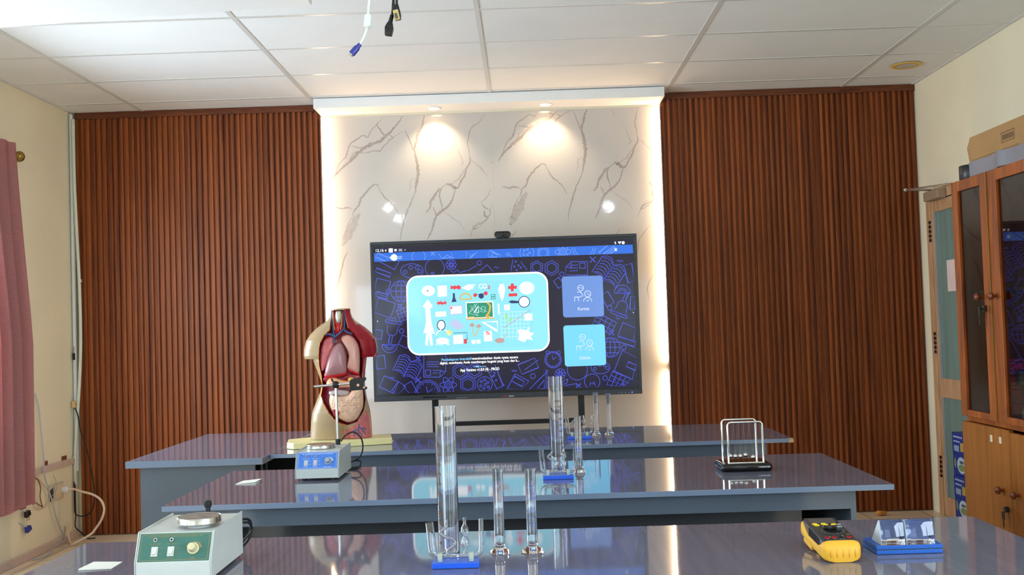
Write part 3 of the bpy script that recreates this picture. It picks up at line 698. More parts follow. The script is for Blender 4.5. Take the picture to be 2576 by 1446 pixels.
calc(1830, 730, 1990, 830, 28); bell(2040, 665, 0.95, 20); ci(1950, 660, 18); re(1900, 540, 1965, 640, -30); protractor(2048, 545, 0.95, 0); re(2110, 570, 2150, 670, 4); book(1945, 380, 1.15, 34); re(2075, 320, 2140, 460, -14); cross(1820, 285, 22)
ln((2005, 300), (2018, 288), (2030, 302), (2042, 290), (2054, 302)); page(1610, 300, 1778, 405, True); re(1718, 312, 1760, 352)
for yy in (330, 352, 374): ln((1640, yy), (1705, yy - 4))
hexa_(1500, 350, 58); hexa_(1500, 350, 40); hexa_(1385, 345, 52); hexa_(1385, 345, 36); ci(1580, 398, 17); ln((1200, 285), (1185, 375)); ln((1260, 300), (1310, 365))
for dx, dy in ((0, 0), (22, 30), (-10, 40), (40, 46), (8, 66)): ci(1222 + dx, 300 + dy, 6, n=6)
re(1530, 430, 1580, 500, -35); ln((720, 375), (745, 385), (770, 365), (790, 385), (840, 370)); ln((1055, 350), (1068, 340), (1080, 352), (1092, 342)); ln((845, 375), (920, 330))
scr('line_drawings', mb, E_line, screen)
# blue bar
mb = MB(); P = S(1.5); fill(mb, [(124, 236), (2128, 168), (2133, 236), (126, 302)], P)
bar = scr('menu_bar', mb, E_bar, screen)
mb = MB(); P = S(2)
ci(470, 262, 52); cross(580, 238, 15, 7); ln((625, 240), (650, 275), (740, 268), (720, 235)); ln((660, 272), (690, 250), (740, 275), (735, 290)); ln((838, 222), (842, 300), (925, 224)); ln((868, 236), (870, 268), (900, 236)); re(1010, 230, 1100, 275, 24); re(1035, 238, 1080, 262, 24)
ci(1160, 244, 10); ln((1168, 236), (1225, 300)); ci(1308, 232, 54)
for dx, dy in ((-20, -18), (6, -26), (22, 0), (-24, 14), (4, 16)): ci(1308 + dx, 232 + dy, 7, n=8)
hexa_(1436, 232, 48); hexa_(1436, 232, 34); atom(1588, 225, 0.95); stroke(mb, circ(1750, 190, 90, 20, 0.05, PI - 0.05), W_, P); stroke(mb, circ(1750, 190, 72, 20, 0.05, PI - 0.05), W_, P); re(1870, 185, 1990, 235, -40); ln((2070, 262), (2100, 245)); ln((170, 245), (310, 290)); re(140, 250, 230, 285, 24); re(1900, 210, 2000, 240, -38)
for (a0, c0), (a1, c1), up in (((126, 302), (2133, 236), 1), ((124, 236), (2128, 168), -1)):
    p0, p1 = Vector(S(2)(a0, c0)), Vector(S(2)(a1, c1)); nrm_ = Vector((p1.z - p0.z, 0, -(p1.x - p0.x))) * up
    bmesh.ops.bisect_plane(mb.bm, geom=mb.bm.verts[:] + mb.bm.edges[:] + mb.bm.faces[:], plane_co=p0, plane_no=nrm_, clear_outer=True)
scr('bar_drawings', mb, E_bline, bar)
def stext(mb, body, x0, y0, x1, y1, size, lay=3, bold=0.0, shear=0.0):
    # lettering running from crop point (x0, y0) to (x1, y1)
    P_ = S(lay); L_ = math.hypot(x1 - x0, y1 - y0); ux, uy = (x1 - x0) / L_, (y1 - y0) / L_; mx, my = (x0 + x1) / 2, (y0 + y1) / 2
    add_text(mb, body, size, lambda a, c: P_(mx + a * ux + c * uy, my + a * uy - c * ux), bold, 'CENTER', shear, L_)
mb = MB(); P = S(3); fill(mb, [(245, 270), (262, 250), (280, 240), (300, 252), (302, 285), (280, 296), (262, 288)], P); scr('logo', mb, E_pale, bar)
mb = MB(); stext(mb, 'Rumah', 300, 262, 340, 260, 14); stext(mb, 'Belajar', 300, 275, 342, 273, 14); scr('logo_words', mb, E_pale, bar)
mb = MB(); cross(1998, 208, 9, 5); ln((1998, 195), (1998, 221), w=3); scr('close_icon', mb, E_pale, bar)
P = S(2)
mb = MB(); stext(mb, '12.16', 136, 217, 196, 215, 30, 2, 0.4); scr('clock_digits', mb, E_white, screen)
mb = MB(); ln((215, 206), (215, 224), w=5); ln((208, 214), (222, 214), w=3); scr('upload_icon', mb, E_white, screen)
mb = MB(); fill(mb, rrect(238, 198, 270, 230, 5), P); scr('app_icon', mb, E_white, screen)
mb = MB(); fill(mb, rrect(282, 203, 300, 221, 3), P); scr('app_icon', mb, E_white, screen)
mb = MB(); stext(mb, '5G', 316, 212, 342, 211, 26, 2); scr('network_sign', mb, E_white, screen)
mb = MB(); fill(mb, circ(364, 210, 4, 8), P); scr('status_dot', mb, E_white, screen)
mb = MB(); ln((1994, 145), (1994, 166), w=5); ln((1987, 150), (2001, 162), w=4); scr('bluetooth_icon', mb, E_white, screen)
mb = MB(); fill(mb, [(2012, 146), (2042, 144), (2028, 166)], P); scr('wireless_icon', mb, E_white, screen)
mb = MB(); fill(mb, circ(2055, 154, 12, 12), P); scr('hotspot_icon', mb, E_white, screen)
mb = MB(); ln((150, 758), (155, 768), w=4); scr('edge_mark', mb, E_white, screen)
mb = MB(); ln((2130, 692), (2137, 698), w=4); scr('edge_mark', mb, E_white, screen)
# picture card
def cardmap(lay):
    # rounded card in its own frame: corners of the card in the crop
    A, B, C_, D = (372, 412), (1470, 376), (1489, 994), (386, 1030)
    P_ = S(lay)
    def put(u_, v_):
        x = (A[0] * (1 - u_) + B[0] * u_) * (1 - v_) + (D[0] * (1 - u_) + C_[0] * u_) * v_
        y = (A[1] * (1 - u_) + B[1] * u_) * (1 - v_) + (D[1] * (1 - u_) + C_[1] * u_) * v_
        return P_(x, y)
    return put
def rr(x0, y0, x1, y1, rx, ry, n=8):
    return [(cx + rx * math.cos(a + PI / 2 * k / n), cy + ry * math.sin(a + PI / 2 * k / n)) for cx, cy, a in ((x1 - rx, y1 - ry, 0), (x0 + rx, y1 - ry, PI / 2), (x0 + rx, y0 + ry, PI), (x1 - rx, y0 + ry, 3 * PI / 2)) for k in range(n + 1)]
mb = MB(); fill(mb, rr(0, 0, 1, 1, 0.085, 0.15), cardmap(1.5)); card = scr('picture_card', mb, E_white, screen)
mb = MB(); fill(mb, rr(0.011, 0.022, 0.989, 0.978, 0.074, 0.132), cardmap(2)); scr('card_ground', mb, E_card, card)
mb = MB(); P = S(3)
MATS = [E_pale, E_red, E_dk, E_gold, E_green, E_white, E_lilac, E_brown, E_leaf, E_sky, E_yel, E_card2, emis('screen_card_haze', (142, 224, 250), 1.15)]
def use(k): mb.mi = k
# haze of squared paper and diagrams on the card
use(12); fill(mb, [(490, 500), (700, 455), (1090, 450), (1350, 640), (1360, 960), (600, 980), (480, 800)], S(2.5))
P = S(3.2)
use(0); fill(mb, circ(545, 527, 52, 22, ry=42), P); fill(mb, [(615, 488), (688, 484), (690, 570), (618, 574)], P); fill(mb, [(800, 505), (850, 478), (908, 475), (890, 512), (850, 524)], P)
use(0); fill(mb, [(1100, 475), (1130, 470), (1142, 520), (1130, 575), (1118, 612), (1100, 570), (1085, 520)], P); fill(mb, circ(1308, 505, 60, 18, ry=50), P)
use(1); fill(mb, [(718, 484), (735, 492), (752, 484), (760, 492), (778, 482), (795, 492), (795, 514), (778, 516), (760, 508), (750, 518), (735, 510), (718, 516)], P)
stext(mb, '2', 1002, 500, 1026, 499, 34, 3.4, 0.8)
fill(mb, [(1184, 470), (1206, 469), (1207, 488), (1230, 487), (1230, 510), (1207, 511), (1207, 530), (1185, 531), (1184, 512), (1164, 513), (1163, 490), (1184, 489)], P)
fill(mb, [(1168, 548), (1234, 545), (1234, 568), (1168, 571)], P); fill(mb, circ(908, 560, 15, 12), P); fill(mb, circ(990, 546, 16, 12), P); fill(mb, [(610, 618), (640, 610), (660, 616), (685, 608), (684, 626), (656, 632), (612, 630)], P)
for a, c in ((620, 600), (640, 598), (668, 598), (622, 642), (650, 642), (676, 640)): ln((a, c), (a + 10, 620), w=4)
stroke(mb, [(1130, 815), (1335, 675)], 3, P)
use(5); stext(mb, 'CO', 936, 494, 1000, 492, 52, 3.4, 1.0)
use(2); fill(mb, circ(538, 525, 9, 10), P); fill(mb, [(735, 545), (750, 545), (752, 580), (765, 612), (725, 615), (735, 580)], P); fill(mb, circ(955, 567, 21, 14), P); stroke(mb, circ(1288, 612, 42, 24), 6, P, True); fill(mb, [(1165, 612), (1190, 600), (1246, 606), (1244, 622), (1190, 624)], P)
ln((908, 560), (990, 546), w=4); stroke(mb, circ(645, 793, 30, 18, ry=38), 7, P, True); stroke(mb, [(738, 855), (845, 850), (847, 905)], 4, P)
use(5); fill(mb, circ(1288, 612, 39, 20), P); fill(mb, circ(645, 793, 27, 16, ry=34), P)
use(3); stroke(mb, circ(834, 592, 44, 16, PI, 2 * PI), 10, P); fill(mb, [(786, 590), (884, 585), (884, 595), (788, 598)], P); fill(mb, [(838, 742), (1055, 732), (1055, 742), (840, 752)], P)
use(6); fill(mb, [(705, 642), (812, 636), (814, 708), (710, 714)], P); use(5); fill(mb, [(716, 650), (802, 645), (804, 700), (720, 706)], S(3.4)); use(1); fill(mb, circ(724, 660, 8, 8), S(3.6))
use(5); fill(mb, [(834, 614), (1048, 606), (1055, 736), (840, 744)], S(3.1)); use(4); fill(mb, [(842, 622), (1040, 615), (1046, 728), (848, 736)], S(3.3))
P = S(3.6); use(0)
ln((860, 700), (905, 630), (930, 720), cl=True, w=2.2); ln((900, 695), (932, 645), (936, 694), cl=True, w=6); ln((930, 650), (1000, 690), w=2); ln((875, 690), (925, 625), w=2); re(955, 650, 985, 690, 10, 2); ln((870, 640), (920, 720), w=1.6)
use(3); ln(*[(q.x, q.y) for q in smooth_path([(1000, 615, 0), (1022, 640, 0), (1022, 670, 0), (1012, 700, 0), (995, 720, 0), (1005, 730, 0), (1020, 722, 0)], 4)], w=14); fill(mb, [(855, 728), (900, 724), (900, 734), (856, 737)], P)
P = S(3.2); use(0)
fill(mb, [(540, 592), (578, 640), (575, 658), (558, 662), (570, 770), (595, 860), (580, 862), (570, 850), (582, 945), (560, 955), (548, 880), (540, 955), (520, 945), (528, 850), (505, 860), (528, 770), (520, 662), (500, 650)], P)
use(5); fill(mb, [(600, 690), (682, 686), (684, 724), (602, 728)], P); use(3); [ln((618 + 12 * k, 700), (619 + 12 * k, 722), w=4) for k in range(5)]; use(8); ln((612, 702), (613, 720), w=4)
use(6); fill(mb, [(705, 780), (745, 742), (815, 785), (810, 815), (775, 832), (720, 800)], P)
use(7); fill(mb, [(860, 795), (885, 772), (908, 795), (885, 808)], P); fill(mb, [(910, 805), (935, 782), (960, 802), (935, 815)], P); use(3); ln((886, 806), (892, 845), (900, 880), w=6); ln((936, 814), (925, 850), (902, 880), w=6)
use(10); fill(mb, circ(705, 850, 20, 14), P)
use(5); stroke(mb, [(965, 768), (1080, 765), (1080, 838)], 11, P, True); fill(mb, [(975, 842), (1036, 836), (1040, 915), (978, 920)], P); use(1); stext(mb, '5', 990, 856, 1022, 855, 36, 3.6, 0.6); fill(mb, [(820, 900), (844, 899), (845, 935), (822, 937)], P)
use(5); fill(mb, [(738, 872), (812, 868), (814, 935), (740, 940)], P); fill(mb, [(880, 908), (910, 906), (912, 936), (882, 938)], P); fill(mb, [(918, 906), (948, 904), (950, 934), (920, 936)], P)
use(0); fill(mb, circ(655, 915, 52, 16, ry=26), P)
for k in range(4):
    ln((612 + 8 * k, 930), (604 + 16 * k, 950), w=6); ln((680 + 4 * k, 925), (690 + 7 * k, 946), w=6)
stroke(mb, circ(655, 880, 50, 10, PI * 1.05, PI * 1.45), 10, P); stroke(mb, circ(660, 880, 50, 10, PI * 1.55, PI * 1.95), 10, P)
use(8); fill(mb, [(1150, 760), (1135, 720), (1150, 695), (1165, 725)], P); fill(mb, [(1150, 765), (1190, 735), (1205, 742), (1180, 765)], P); fill(mb, [(1145, 760), (1105, 735), (1120, 750)], P); ln((1150, 765), (1152, 850), w=5)
use(7); fill(mb, circ(1098, 912, 38, 16, ry=20), P); ln((1152, 850), (1140, 885), (1115, 905), w=5)
use(5); fill(mb, [(1240, 905), (1250, 870), (1235, 830), (1270, 825), (1300, 835), (1330, 805), (1325, 845), (1365, 855), (1340, 880), (1355, 910), (1310, 900), (1290, 925)], P)
fill(mb, [(1290, 705), (1350, 702), (1352, 755), (1294, 758)], P); fill(mb, [(1132, 635), (1176, 632), (1178, 676), (1134, 678)], P); fill(mb, [(1082, 628), (1094, 627), (1098, 708), (1086, 710)], P); use(6); re(1142, 645, 1166, 668, 0, 4); ln((1312, 735), (1322, 745), (1336, 720), w=4); use(4); re(1034, 555, 1062, 590, -3, 5); fill(mb, circ(1048, 572, 7, 8), P)
use(0)
for k in range(8): ln((1105 + 30 * k, 690), (1112 + 30 * k, 900), w=2)
for k in range(7): ln((1105, 692 + 32 * k), (1325, 684 + 32 * k), w=2)
scr('card_pictures', mb, MATS, card)
# two buttons
def people(mb, x, y, P_):
    stroke(mb, circ(x, y - 75, 22, 16), 5, P_, True); stroke(mb, circ(x + 55, y - 30, 24, 16), 5, P_, True); stroke(mb, [(x - 20, y - 80), (x + 22, y - 72)], 4, P_); stroke(mb, [(x - 28, y - 42), (x, y - 45), (x + 20, y - 12)], 5, P_)
    stroke(mb, [(x - 46, y + 30), (x - 46, y - 2), (x - 50, y - 4), (x - 20, y - 6), (x - 15, y + 28)], 5, P_); stroke(mb, [(x - 30, y - 2), (x + 12, y - 10)], 5, P_); stroke(mb, circ(x + 55, y + 30, 32, 12, PI, 2 * PI), 5, P_); stroke(mb, [(x + 48, y - 40), (x + 70, y - 15)], 4, P_); stroke(mb, [(x + 45, y + 18), (x + 55, y + 28), (x + 66, y + 16)], 4, P_)
for nm, A, B, C_, D, m, word, wx, wy, px_, py_ in (('course_button', (1578, 416), (1895, 408), (1908, 724), (1590, 734), E_btn, 'Kursus', 1747, 666, 1725, 580), ('admin_button', (1590, 796), (1910, 786), (1924, 1102), (1604, 1114), E_btn2, 'Admin', 1760, 1046, 1740, 960)):
    mb = MB(); P_ = S(1.6)
    fill(mb, [P2 for P2 in [(lambda u_, v_: ((A[0] * (1 - u_) + B[0] * u_) * (1 - v_) + (D[0] * (1 - u_) + C_[0] * u_) * v_, (A[1] * (1 - u_) + B[1] * u_) * (1 - v_) + (D[1] * (1 - u_) + C_[1] * u_) * v_))(u_, v_) for u_, v_ in rr(0, 0, 1, 1, 0.07, 0.07)]], P_)
    bt = scr(nm, mb, m, screen)
    mb = MB(); people(mb, px_, py_, S(2.4)); scr('button_picture', mb, E_btl, bt)
    mb = MB(); stext(mb, word, wx - 44, wy + 2, wx + 44, wy - 2, 36, 2.4, 0.6); scr('button_word', mb, E_btl, bt)
mb = MB()
stext(mb, 'Pembelajaran Interaktif', 646, 1062, 878, 1052, 27, 2, 0.6)
cap_ = scr('caption_start', mb, E_sky, screen)
mb = MB(); P = S(2)
stext(mb, 'mensimulasikan dunia nyata secara', 882, 1052, 1240, 1040, 27, 2, 0.6); stext(mb, 'digital, membantu Anda membangun kognisi yang kuat dan b...', 634, 1088, 1250, 1066, 27, 2, 0.6); scr('caption', mb, E_white, screen); mb = MB(); stext(mb, 'App Version: v1.0.0 (4) - PROD', 792, 1143, 1096, 1131, 30, 2, 0.8)
scr('version_line', mb, E_white, screen)
mb = MB(); P = S(2); fill(mb, rrect(910, 1107, 940, 1119, 6), P); [fill(mb, circ(952 + 16 * k, 1113 - 0.5 * k, 5, 8), P) for k in range(3)]; fill(mb, circ(902, 1115, 5, 8), P); scr('page_dots', mb, E_sky, screen)
# bezel marks
mb = MB()
def bz(a, c, lay=1): x, z = hmap(SH, a, c); return (x, YF - 0.0004 * lay, z)
mb.mi = 0; add_text(mb, 'HIK', 0.011, lambda a, c: (hmap(SH, 1140, 1344)[0] + a, YF - 0.0004, hmap(SH, 1140, 1344)[1] + c), 0.0002, width=0.036)
mb.mi = 1; add_text(mb, 'VISION', 0.011, lambda a, c: (hmap(SH, 1188, 1342)[0] + a, YF - 0.0004, hmap(SH, 1188, 1342)[1] + c), 0.0002, width=0.034)
mb.build('maker_mark', [mat('red_print', (170, 34, 34), 0.4), mat('pale_print', (205, 208, 214), 0.4)], tv, fix=False)
M_gp_ = mat('grey_print', (92, 98, 112), 0.3)
mb = MB(); fill(mb, [(762, 1354), (846, 1351), (846, 1357), (762, 1360)], bz); mb.build('sensor_strip', M_gp_, tv, fix=False)
for k in range(4): mb = MB(); fill(mb, circ(2020 + 26 * k, 1318 - k, 6, 8), bz); mb.build('touch_key', M_gp_, tv, fix=False)
mb = MB(); fill(mb, circ(2124, 1312, 6, 8), bz); mb.build('power_light', emis('power_led', (110, 130, 255), 1.2), tv, fix=False)
mb = MB(); mb.box(-0.47, -0.32, YF - 0.0015, YF, 0.893, 0.902); mb.build('port_cover', M_bez2, tv)

st = thing('display_stand', (0.07, -0.40, 0), 'black metal stand with two posts behind the big screen', 'stand')
for u_ in (1095, 1462):
    x = atY(u_, 1008, -0.42).x
    mb = MB(); mb.box(x - 0.02, x + 0.02, -0.445, -0.395, 0.06, 1.6, 0.003); mb.build('post', M_black, st)
    mb = MB(); mb.box(x - 0.03, x + 0.03, -0.72, -0.10, 0.05, 0.09, 0.004); f = mb.build('foot', M_black, st)
    for y in (-0.68, -0.14):
        mb = MB(); mb.cyl((x - 0.012, y, 0.026), (x + 0.012, y, 0.026), 0.025); mb.build('caster', M_black, f, 40)
mb = MB(); mb.box(-0.37, 0.50, -0.435, -0.405, 0.700, 0.728, 0.003); mb.build('crossbar', M_black, st)
mb = MB(); mb.box(-0.37, 0.50, -0.468, -0.44, 1.30, 1.36); mb.build('mount_rail', M_black, st)
wc = thing('webcam', (0.063, -0.53, TZ1), 'small black webcam sitting on top of the big screen', 'webcam')
mb = MB(); mb.prism([(0.063 + q[0], TZ1 + 0.021 + q[1]) for q in rrect(-0.0525, -0.0205, 0.0525, 0.0205, 0.0204, 8)], 'y', -0.572, -0.545, 0.002); mb.build('body', M_black, wc, 40)
mb = MB(); mb.lathe([(0.0, 0.0), (0.006, -0.0005), (0.010, -0.002), (0.013, -0.002), (0.014, 0.0)], (0.066, -0.572, TZ1 + 0.021), 24, 'y', cap=False); mb.build('lens', mat('lens_glass', (14, 14, 22), 0.05, var=0), wc, 40)
mb = MB(); mb.box(0.04, 0.09, -0.556, -0.50, TZ1 + 0.0005, TZ1 + 0.004); mb.build('clip', M_black, wc)

# ------------------------------------------------------------------ glazed cabinet on the right
XC = 2.0
M_cab = wood('cabinet_wood', (120, 56, 12), (168, 86, 20), 0.42, (6, 6, 0.8))
M_cabp = wood('cabinet_panel', (136, 78, 20), (160, 96, 30), 0.42, (9, 9, 0.7))
M_cin = mat('cabinet_inside', (74, 50, 34), 0.6, var=0.15, scale=4)
M_knob = mat('turned_knob', (110, 50, 24), 0.25, var=0.15)
M_pane = pane_mat('cabinet_pane', (214, 208, 202), 1.48)
CY0, CY1, CZ = -3.74, -2.78, 1.872
cab = thing('cabinet', (XC + 0.22, (CY0 + CY1) / 2, 0), 'brown wooden cabinet with glazed upper doors on the right', 'cabinet')
mb = MB()
mb.box(XC + 0.022, XC + 0.44, CY1 - 0.02, CY1, 0, CZ); mb.box(XC + 0.022, XC + 0.44, CY0, CY0 + 0.02, 0, CZ); mb.box(XC + 0.022, XC + 0.44, CY0 + 0.02, CY1 - 0.02, CZ - 0.02, CZ)
mb.box(XC + 0.022, XC + 0.44, CY0 + 0.02, CY1 - 0.02, 0.875, 0.895); mb.box(XC + 0.022, XC + 0.44, CY0 + 0.02, CY1 - 0.02, 0.0, 0.06); mb.box(XC + 0.43, XC + 0.44, CY0 + 0.02, CY1 - 0.02, 0.06, CZ - 0.02)
mb.build('carcass', M_cab, cab)
mb = MB(); mb.box(XC + 0.05, XC + 0.42, CY0 + 0.021, CY1 - 0.021, 1.40, 1.412); mb.build('shelf', M_cin, cab)
def glazed(y0, y1, py0, py1, stile_knob):
    mb = MB()
    z0, z1 = 0.897, CZ - 0.002
    mb.box(XC, XC + 0.022, y0, py0, z0, z1, 0.002); mb.box(XC, XC + 0.022, py1, y1, z0, z1, 0.002)
    mb.box(XC, XC + 0.022, py0, py1, z0, 0.924, 0.002); mb.box(XC, XC + 0.022, py0, py1, 1.826, z1, 0.002)
    d = mb.build('upper_door', M_cab, cab)
    mb = MB(); mb.box(XC + 0.010, XC + 0.013, py0, py1, 0.924, 1.826); mb.build('pane', M_pane, d)
    mb = MB(); mb.lathe([(0.006, 0.0), (0.006, -0.012), (0.014, -0.018), (0.016, -0.026), (0.010, -0.033), (0.0, -0.035)], (XC, stile_knob, 1.384), 20, 'x'); mb.build('knob', M_knob, d, 40)
    return d
d1 = glazed(-3.118, CY1, -3.052, -2.838, -3.040)
d2 = glazed(CY0, -3.122, -3.70, -3.199, -3.165)
mb = MB(); mb.box(XC - 0.004, XC, -3.124, -3.117, 0.90, CZ - 0.004); mb.build('meeting_strip', M_brass, d1)
mb = MB(); mb.box(XC - 0.010, XC - 0.0005, -3.072, -3.048, 1.325, 1.350); mb.cyl((XC - 0.026, -3.06, 1.336), (XC - 0.010, -3.06, 1.336), 0.004, seg=10); mb.box(XC - 0.027, XC - 0.024, -3.068, -3.052, 1.318, 1.345); mb.box(XC - 0.0265, XC - 0.0245, -3.064, -3.056, 1.275, 1.320); mb.build('lock_and_key', M_dark, d1)
for y0, y1, yk in ((-3.206, CY1, -3.142), (CY0, -3.209, -3.27)):
    mb = MB(); mb.box(XC, XC + 0.02, y0, y1, 0.062, 0.873 if y0 > -3.3 else 0.866, 0.0015); d = mb.build('lower_door', M_cabp, cab)
    mb = MB(); mb.lathe([(0.006, 0.0), (0.006, -0.012), (0.014, -0.018), (0.016, -0.026), (0.010, -0.033), (0.0, -0.035)], (XC, yk, 0.640), 20, 'x'); mb.build('knob', M_knob, d, 40)
    if y0 > -3.3:
        mb = MB(); mb.cyl((XC - 0.014, -3.174, 0.572), (XC, -3.174, 0.572), 0.011, seg=16); mb.box(XC - 0.022, XC - 0.019, -3.186, -3.162, 0.535, 0.565, 0.001); mb.box(XC - 0.0215, XC - 0.0195, -3.178, -3.170, 0.505, 0.536); mb.build('lock_and_key', M_dark, d)
        mb = MB(); mb.box(XC - 0.0006, XC, -3.064, -3.044, 0.815, 0.842); mb.build('paper_scrap', mat('torn_paper', (214, 200, 180), 0.8), d); mb = MB(); mb.box(XC - 0.0006, XC, -3.143, -3.122, 0.817, 0.842); mb.build('paper_scrap', bpy.data.materials['torn_paper'], d)
# things in the cabinet
M_pink = mat('pink_plastic', (176, 60, 88), 0.4); M_red = mat('red_drawer', (190, 24, 44), 0.3)
o = thing('drawer_unit', (XC + 0.26, -2.98, 0.896), 'small pink and red plastic drawer unit inside the glazed cabinet', 'drawers')
mb = MB(); x0, x1, y0, y1 = XC + 0.17, XC + 0.36, -3.12, -2.84
for k in range(5): mb.box(x0, x1, y0, y1, 0.897 + 0.056 * k, 0.905 + 0.056 * k)
mb.box(x0 + 0.01, x1, y0, y0 + 0.005, 0.897, 1.125); mb.box(x0 + 0.01, x1, y1 - 0.005, y1, 0.897, 1.125); mb.build('casing', M_pink, o)
for k in range(4):
    mb = MB(); mb.box(x0 + 0.006, x1, y0 + 0.02, y1 - 0.02, 0.908 + 0.056 * k, 0.946 + 0.056 * k, 0.004); mb.build('drawer', M_red, o)
o = thing('glass_cup', (XC + 0.09, -2.895, 0.896), 'clear glass tumbler inside the glazed cabinet near its far end', 'cup')
M_glass = mat('clear_glass', (252, 253, 255), 0.0, var=0, trans=1.0, ior=1.47)
mb = MB(); mb.lathe([(0.0, 0.001), (0.026, 0.001), (0.033, 0.10), (0.031, 0.10), (0.0245, 0.006), (0.0, 0.006)], (XC + 0.09, -2.895, 0.896), 24, cap=False); mb.build('tumbler', M_glass, o, 40)
o = thing('steel_pot', (XC + 0.08, -3.26, 0.896), 'steel pot with a dark band standing inside the glazed cabinet', 'pot')
mb = MB(); mb.lathe([(0.0, 0.001), (0.052, 0.001), (0.05, 0.06), (0.034, 0.085), (0.055, 0.145), (0.06, 0.15), (0.056, 0.15), (0.03, 0.09), (0.0, 0.088)], (XC + 0.08, -3.26, 0.896), 32, cap=False); mb.build('body', M_steel, o, 40)
mb = MB(); mb.lathe([(0.058, 0.150), (0.064, 0.152), (0.064, 0.205), (0.058, 0.207)], (XC + 0.08, -3.26, 0.896), 32, cap=False); mb.lathe([(0.037, 0.080), (0.042, 0.082), (0.042, 0.094), (0.038, 0.096)], (XC + 0.08, -3.26, 0.896), 32, cap=False); mb.build('dark_band', M_black, o, 40)
# things on top of the cabinet
M_card = mat('cardboard', (164, 124, 78), 0.8, var=0.06, scale=8, bump=0.05)
M_ink = mat('brown_ink', (96, 70, 48), 0.7)
o = thing('tape_roll', (2.065, -2.868, CZ), 'black round roll at the far end of the cabinet top', 'roll')
mb = MB(); mb.lathe([(0.034, 0.0), (0.058, 0.0), (0.060, 0.003), (0.060, 0.055), (0.058, 0.058), (0.034, 0.058), (0.034, 0.0)], (2.065, -2.868, CZ), 36, cap=False); mb.build('roll', M_black, o, 40)
M_sheet = mat('grey_foam_sheet', (124, 122, 130), 0.45, var=0.08, scale=9, bump=0.08, bscale=14)
mb = MB(); N = 40
def sh(k):
    t = k / N; y = -2.945 - 0.80 * t
    bulge = 0.012 * math.exp(-((t - 0.36) / 0.035) ** 2) + 0.0015 * math.sin(t * 22)
    return y, bulge
ra, rb = [], []
for k in range(N + 1):
    y, bl = sh(k); ra.append((2.012 - bl, y, CZ + 0.001)); rb.append((2.010 - bl * 1.2, y, CZ + 0.058 + 0.0006 * math.sin(k * 0.5) + bl * 0.2))
vs = [[mb.bm.verts.new(p) for p in r_] for r_ in (ra, rb, [(x + 0.34, y, z) for x, y, z in rb], [(2.352, y, z) for x, y, z in ra])]
for q in range(4):
    for k in range(N): mb.bm.faces.new((vs[q][k], vs[q][k + 1], vs[(q + 1) % 4][k + 1], vs[(q + 1) % 4][k]))
mb.bm.faces.new([vs[q][0] for q in range(4)]); mb.bm.faces.new([vs[q][N] for q in (3, 2, 1, 0)])
tag(mb.build('foam_sheet', M_sheet, smooth=70), 'wrinkled grey sheet lying under the cardboard box on the cabinet', 'packing')
o = thing('cardboard_box', (2.18, -3.3, CZ + 0.064), 'brown cardboard box with printed marks on top of the cabinet', 'box')
zb = CZ + 0.064
mb = MB(); mb.prism([(-3.76, zb), (-2.905, zb), (-2.885, zb + 0.062), (-2.918, zb + 0.102), (-3.74, zb + 0.104)], 'x', 2.03, 2.36, 0.002); mb.build('carton', M_card, o)
mb = MB(); X_ = 2.0293
mb.quad((X_, -3.20, zb + 0.030), (X_, -3.31, zb + 0.030), (X_, -3.31, zb + 0.033), (X_, -3.20, zb + 0.033)); mb.quad((X_, -3.20, zb + 0.066), (X_, -3.31, zb + 0.066), (X_, -3.31, zb + 0.069), (X_, -3.20, zb + 0.069)); mb.quad((X_, -3.20, zb + 0.03), (X_, -3.202, zb + 0.03), (X_, -3.202, zb + 0.069), (X_, -3.20, zb + 0.069)); mb.quad((X_, -3.308, zb + 0.03), (X_, -3.31, zb + 0.03), (X_, -3.31, zb + 0.069), (X_, -3.308, zb + 0.069))
for k in range(7): mb.quad((X_, -3.21 - 0.0135 * k, zb + 0.039), (X_, -3.219 - 0.0135 * k, zb + 0.039), (X_, -3.219 - 0.0135 * k, zb + 0.058), (X_, -3.21 - 0.0135 * k, zb + 0.060))
for k in range(26): mb.quad((X_, -2.93 - 0.016 * k, zb + 0.004), (X_, -2.941 - 0.016 * k, zb + 0.004), (X_, -2.941 - 0.016 * k, zb + 0.0062), (X_, -2.93 - 0.016 * k, zb + 0.0062))
for k in range(3): mb.quad((X_, -2.905, zb + 0.016 + 0.018 * k), (X_, -2.922, zb + 0.016 + 0.018 * k), (X_, -2.922, zb + 0.018 + 0.018 * k), (X_, -2.905, zb + 0.018 + 0.018 * k))
mb.build('printed_marks', M_ink, o, fix=False)

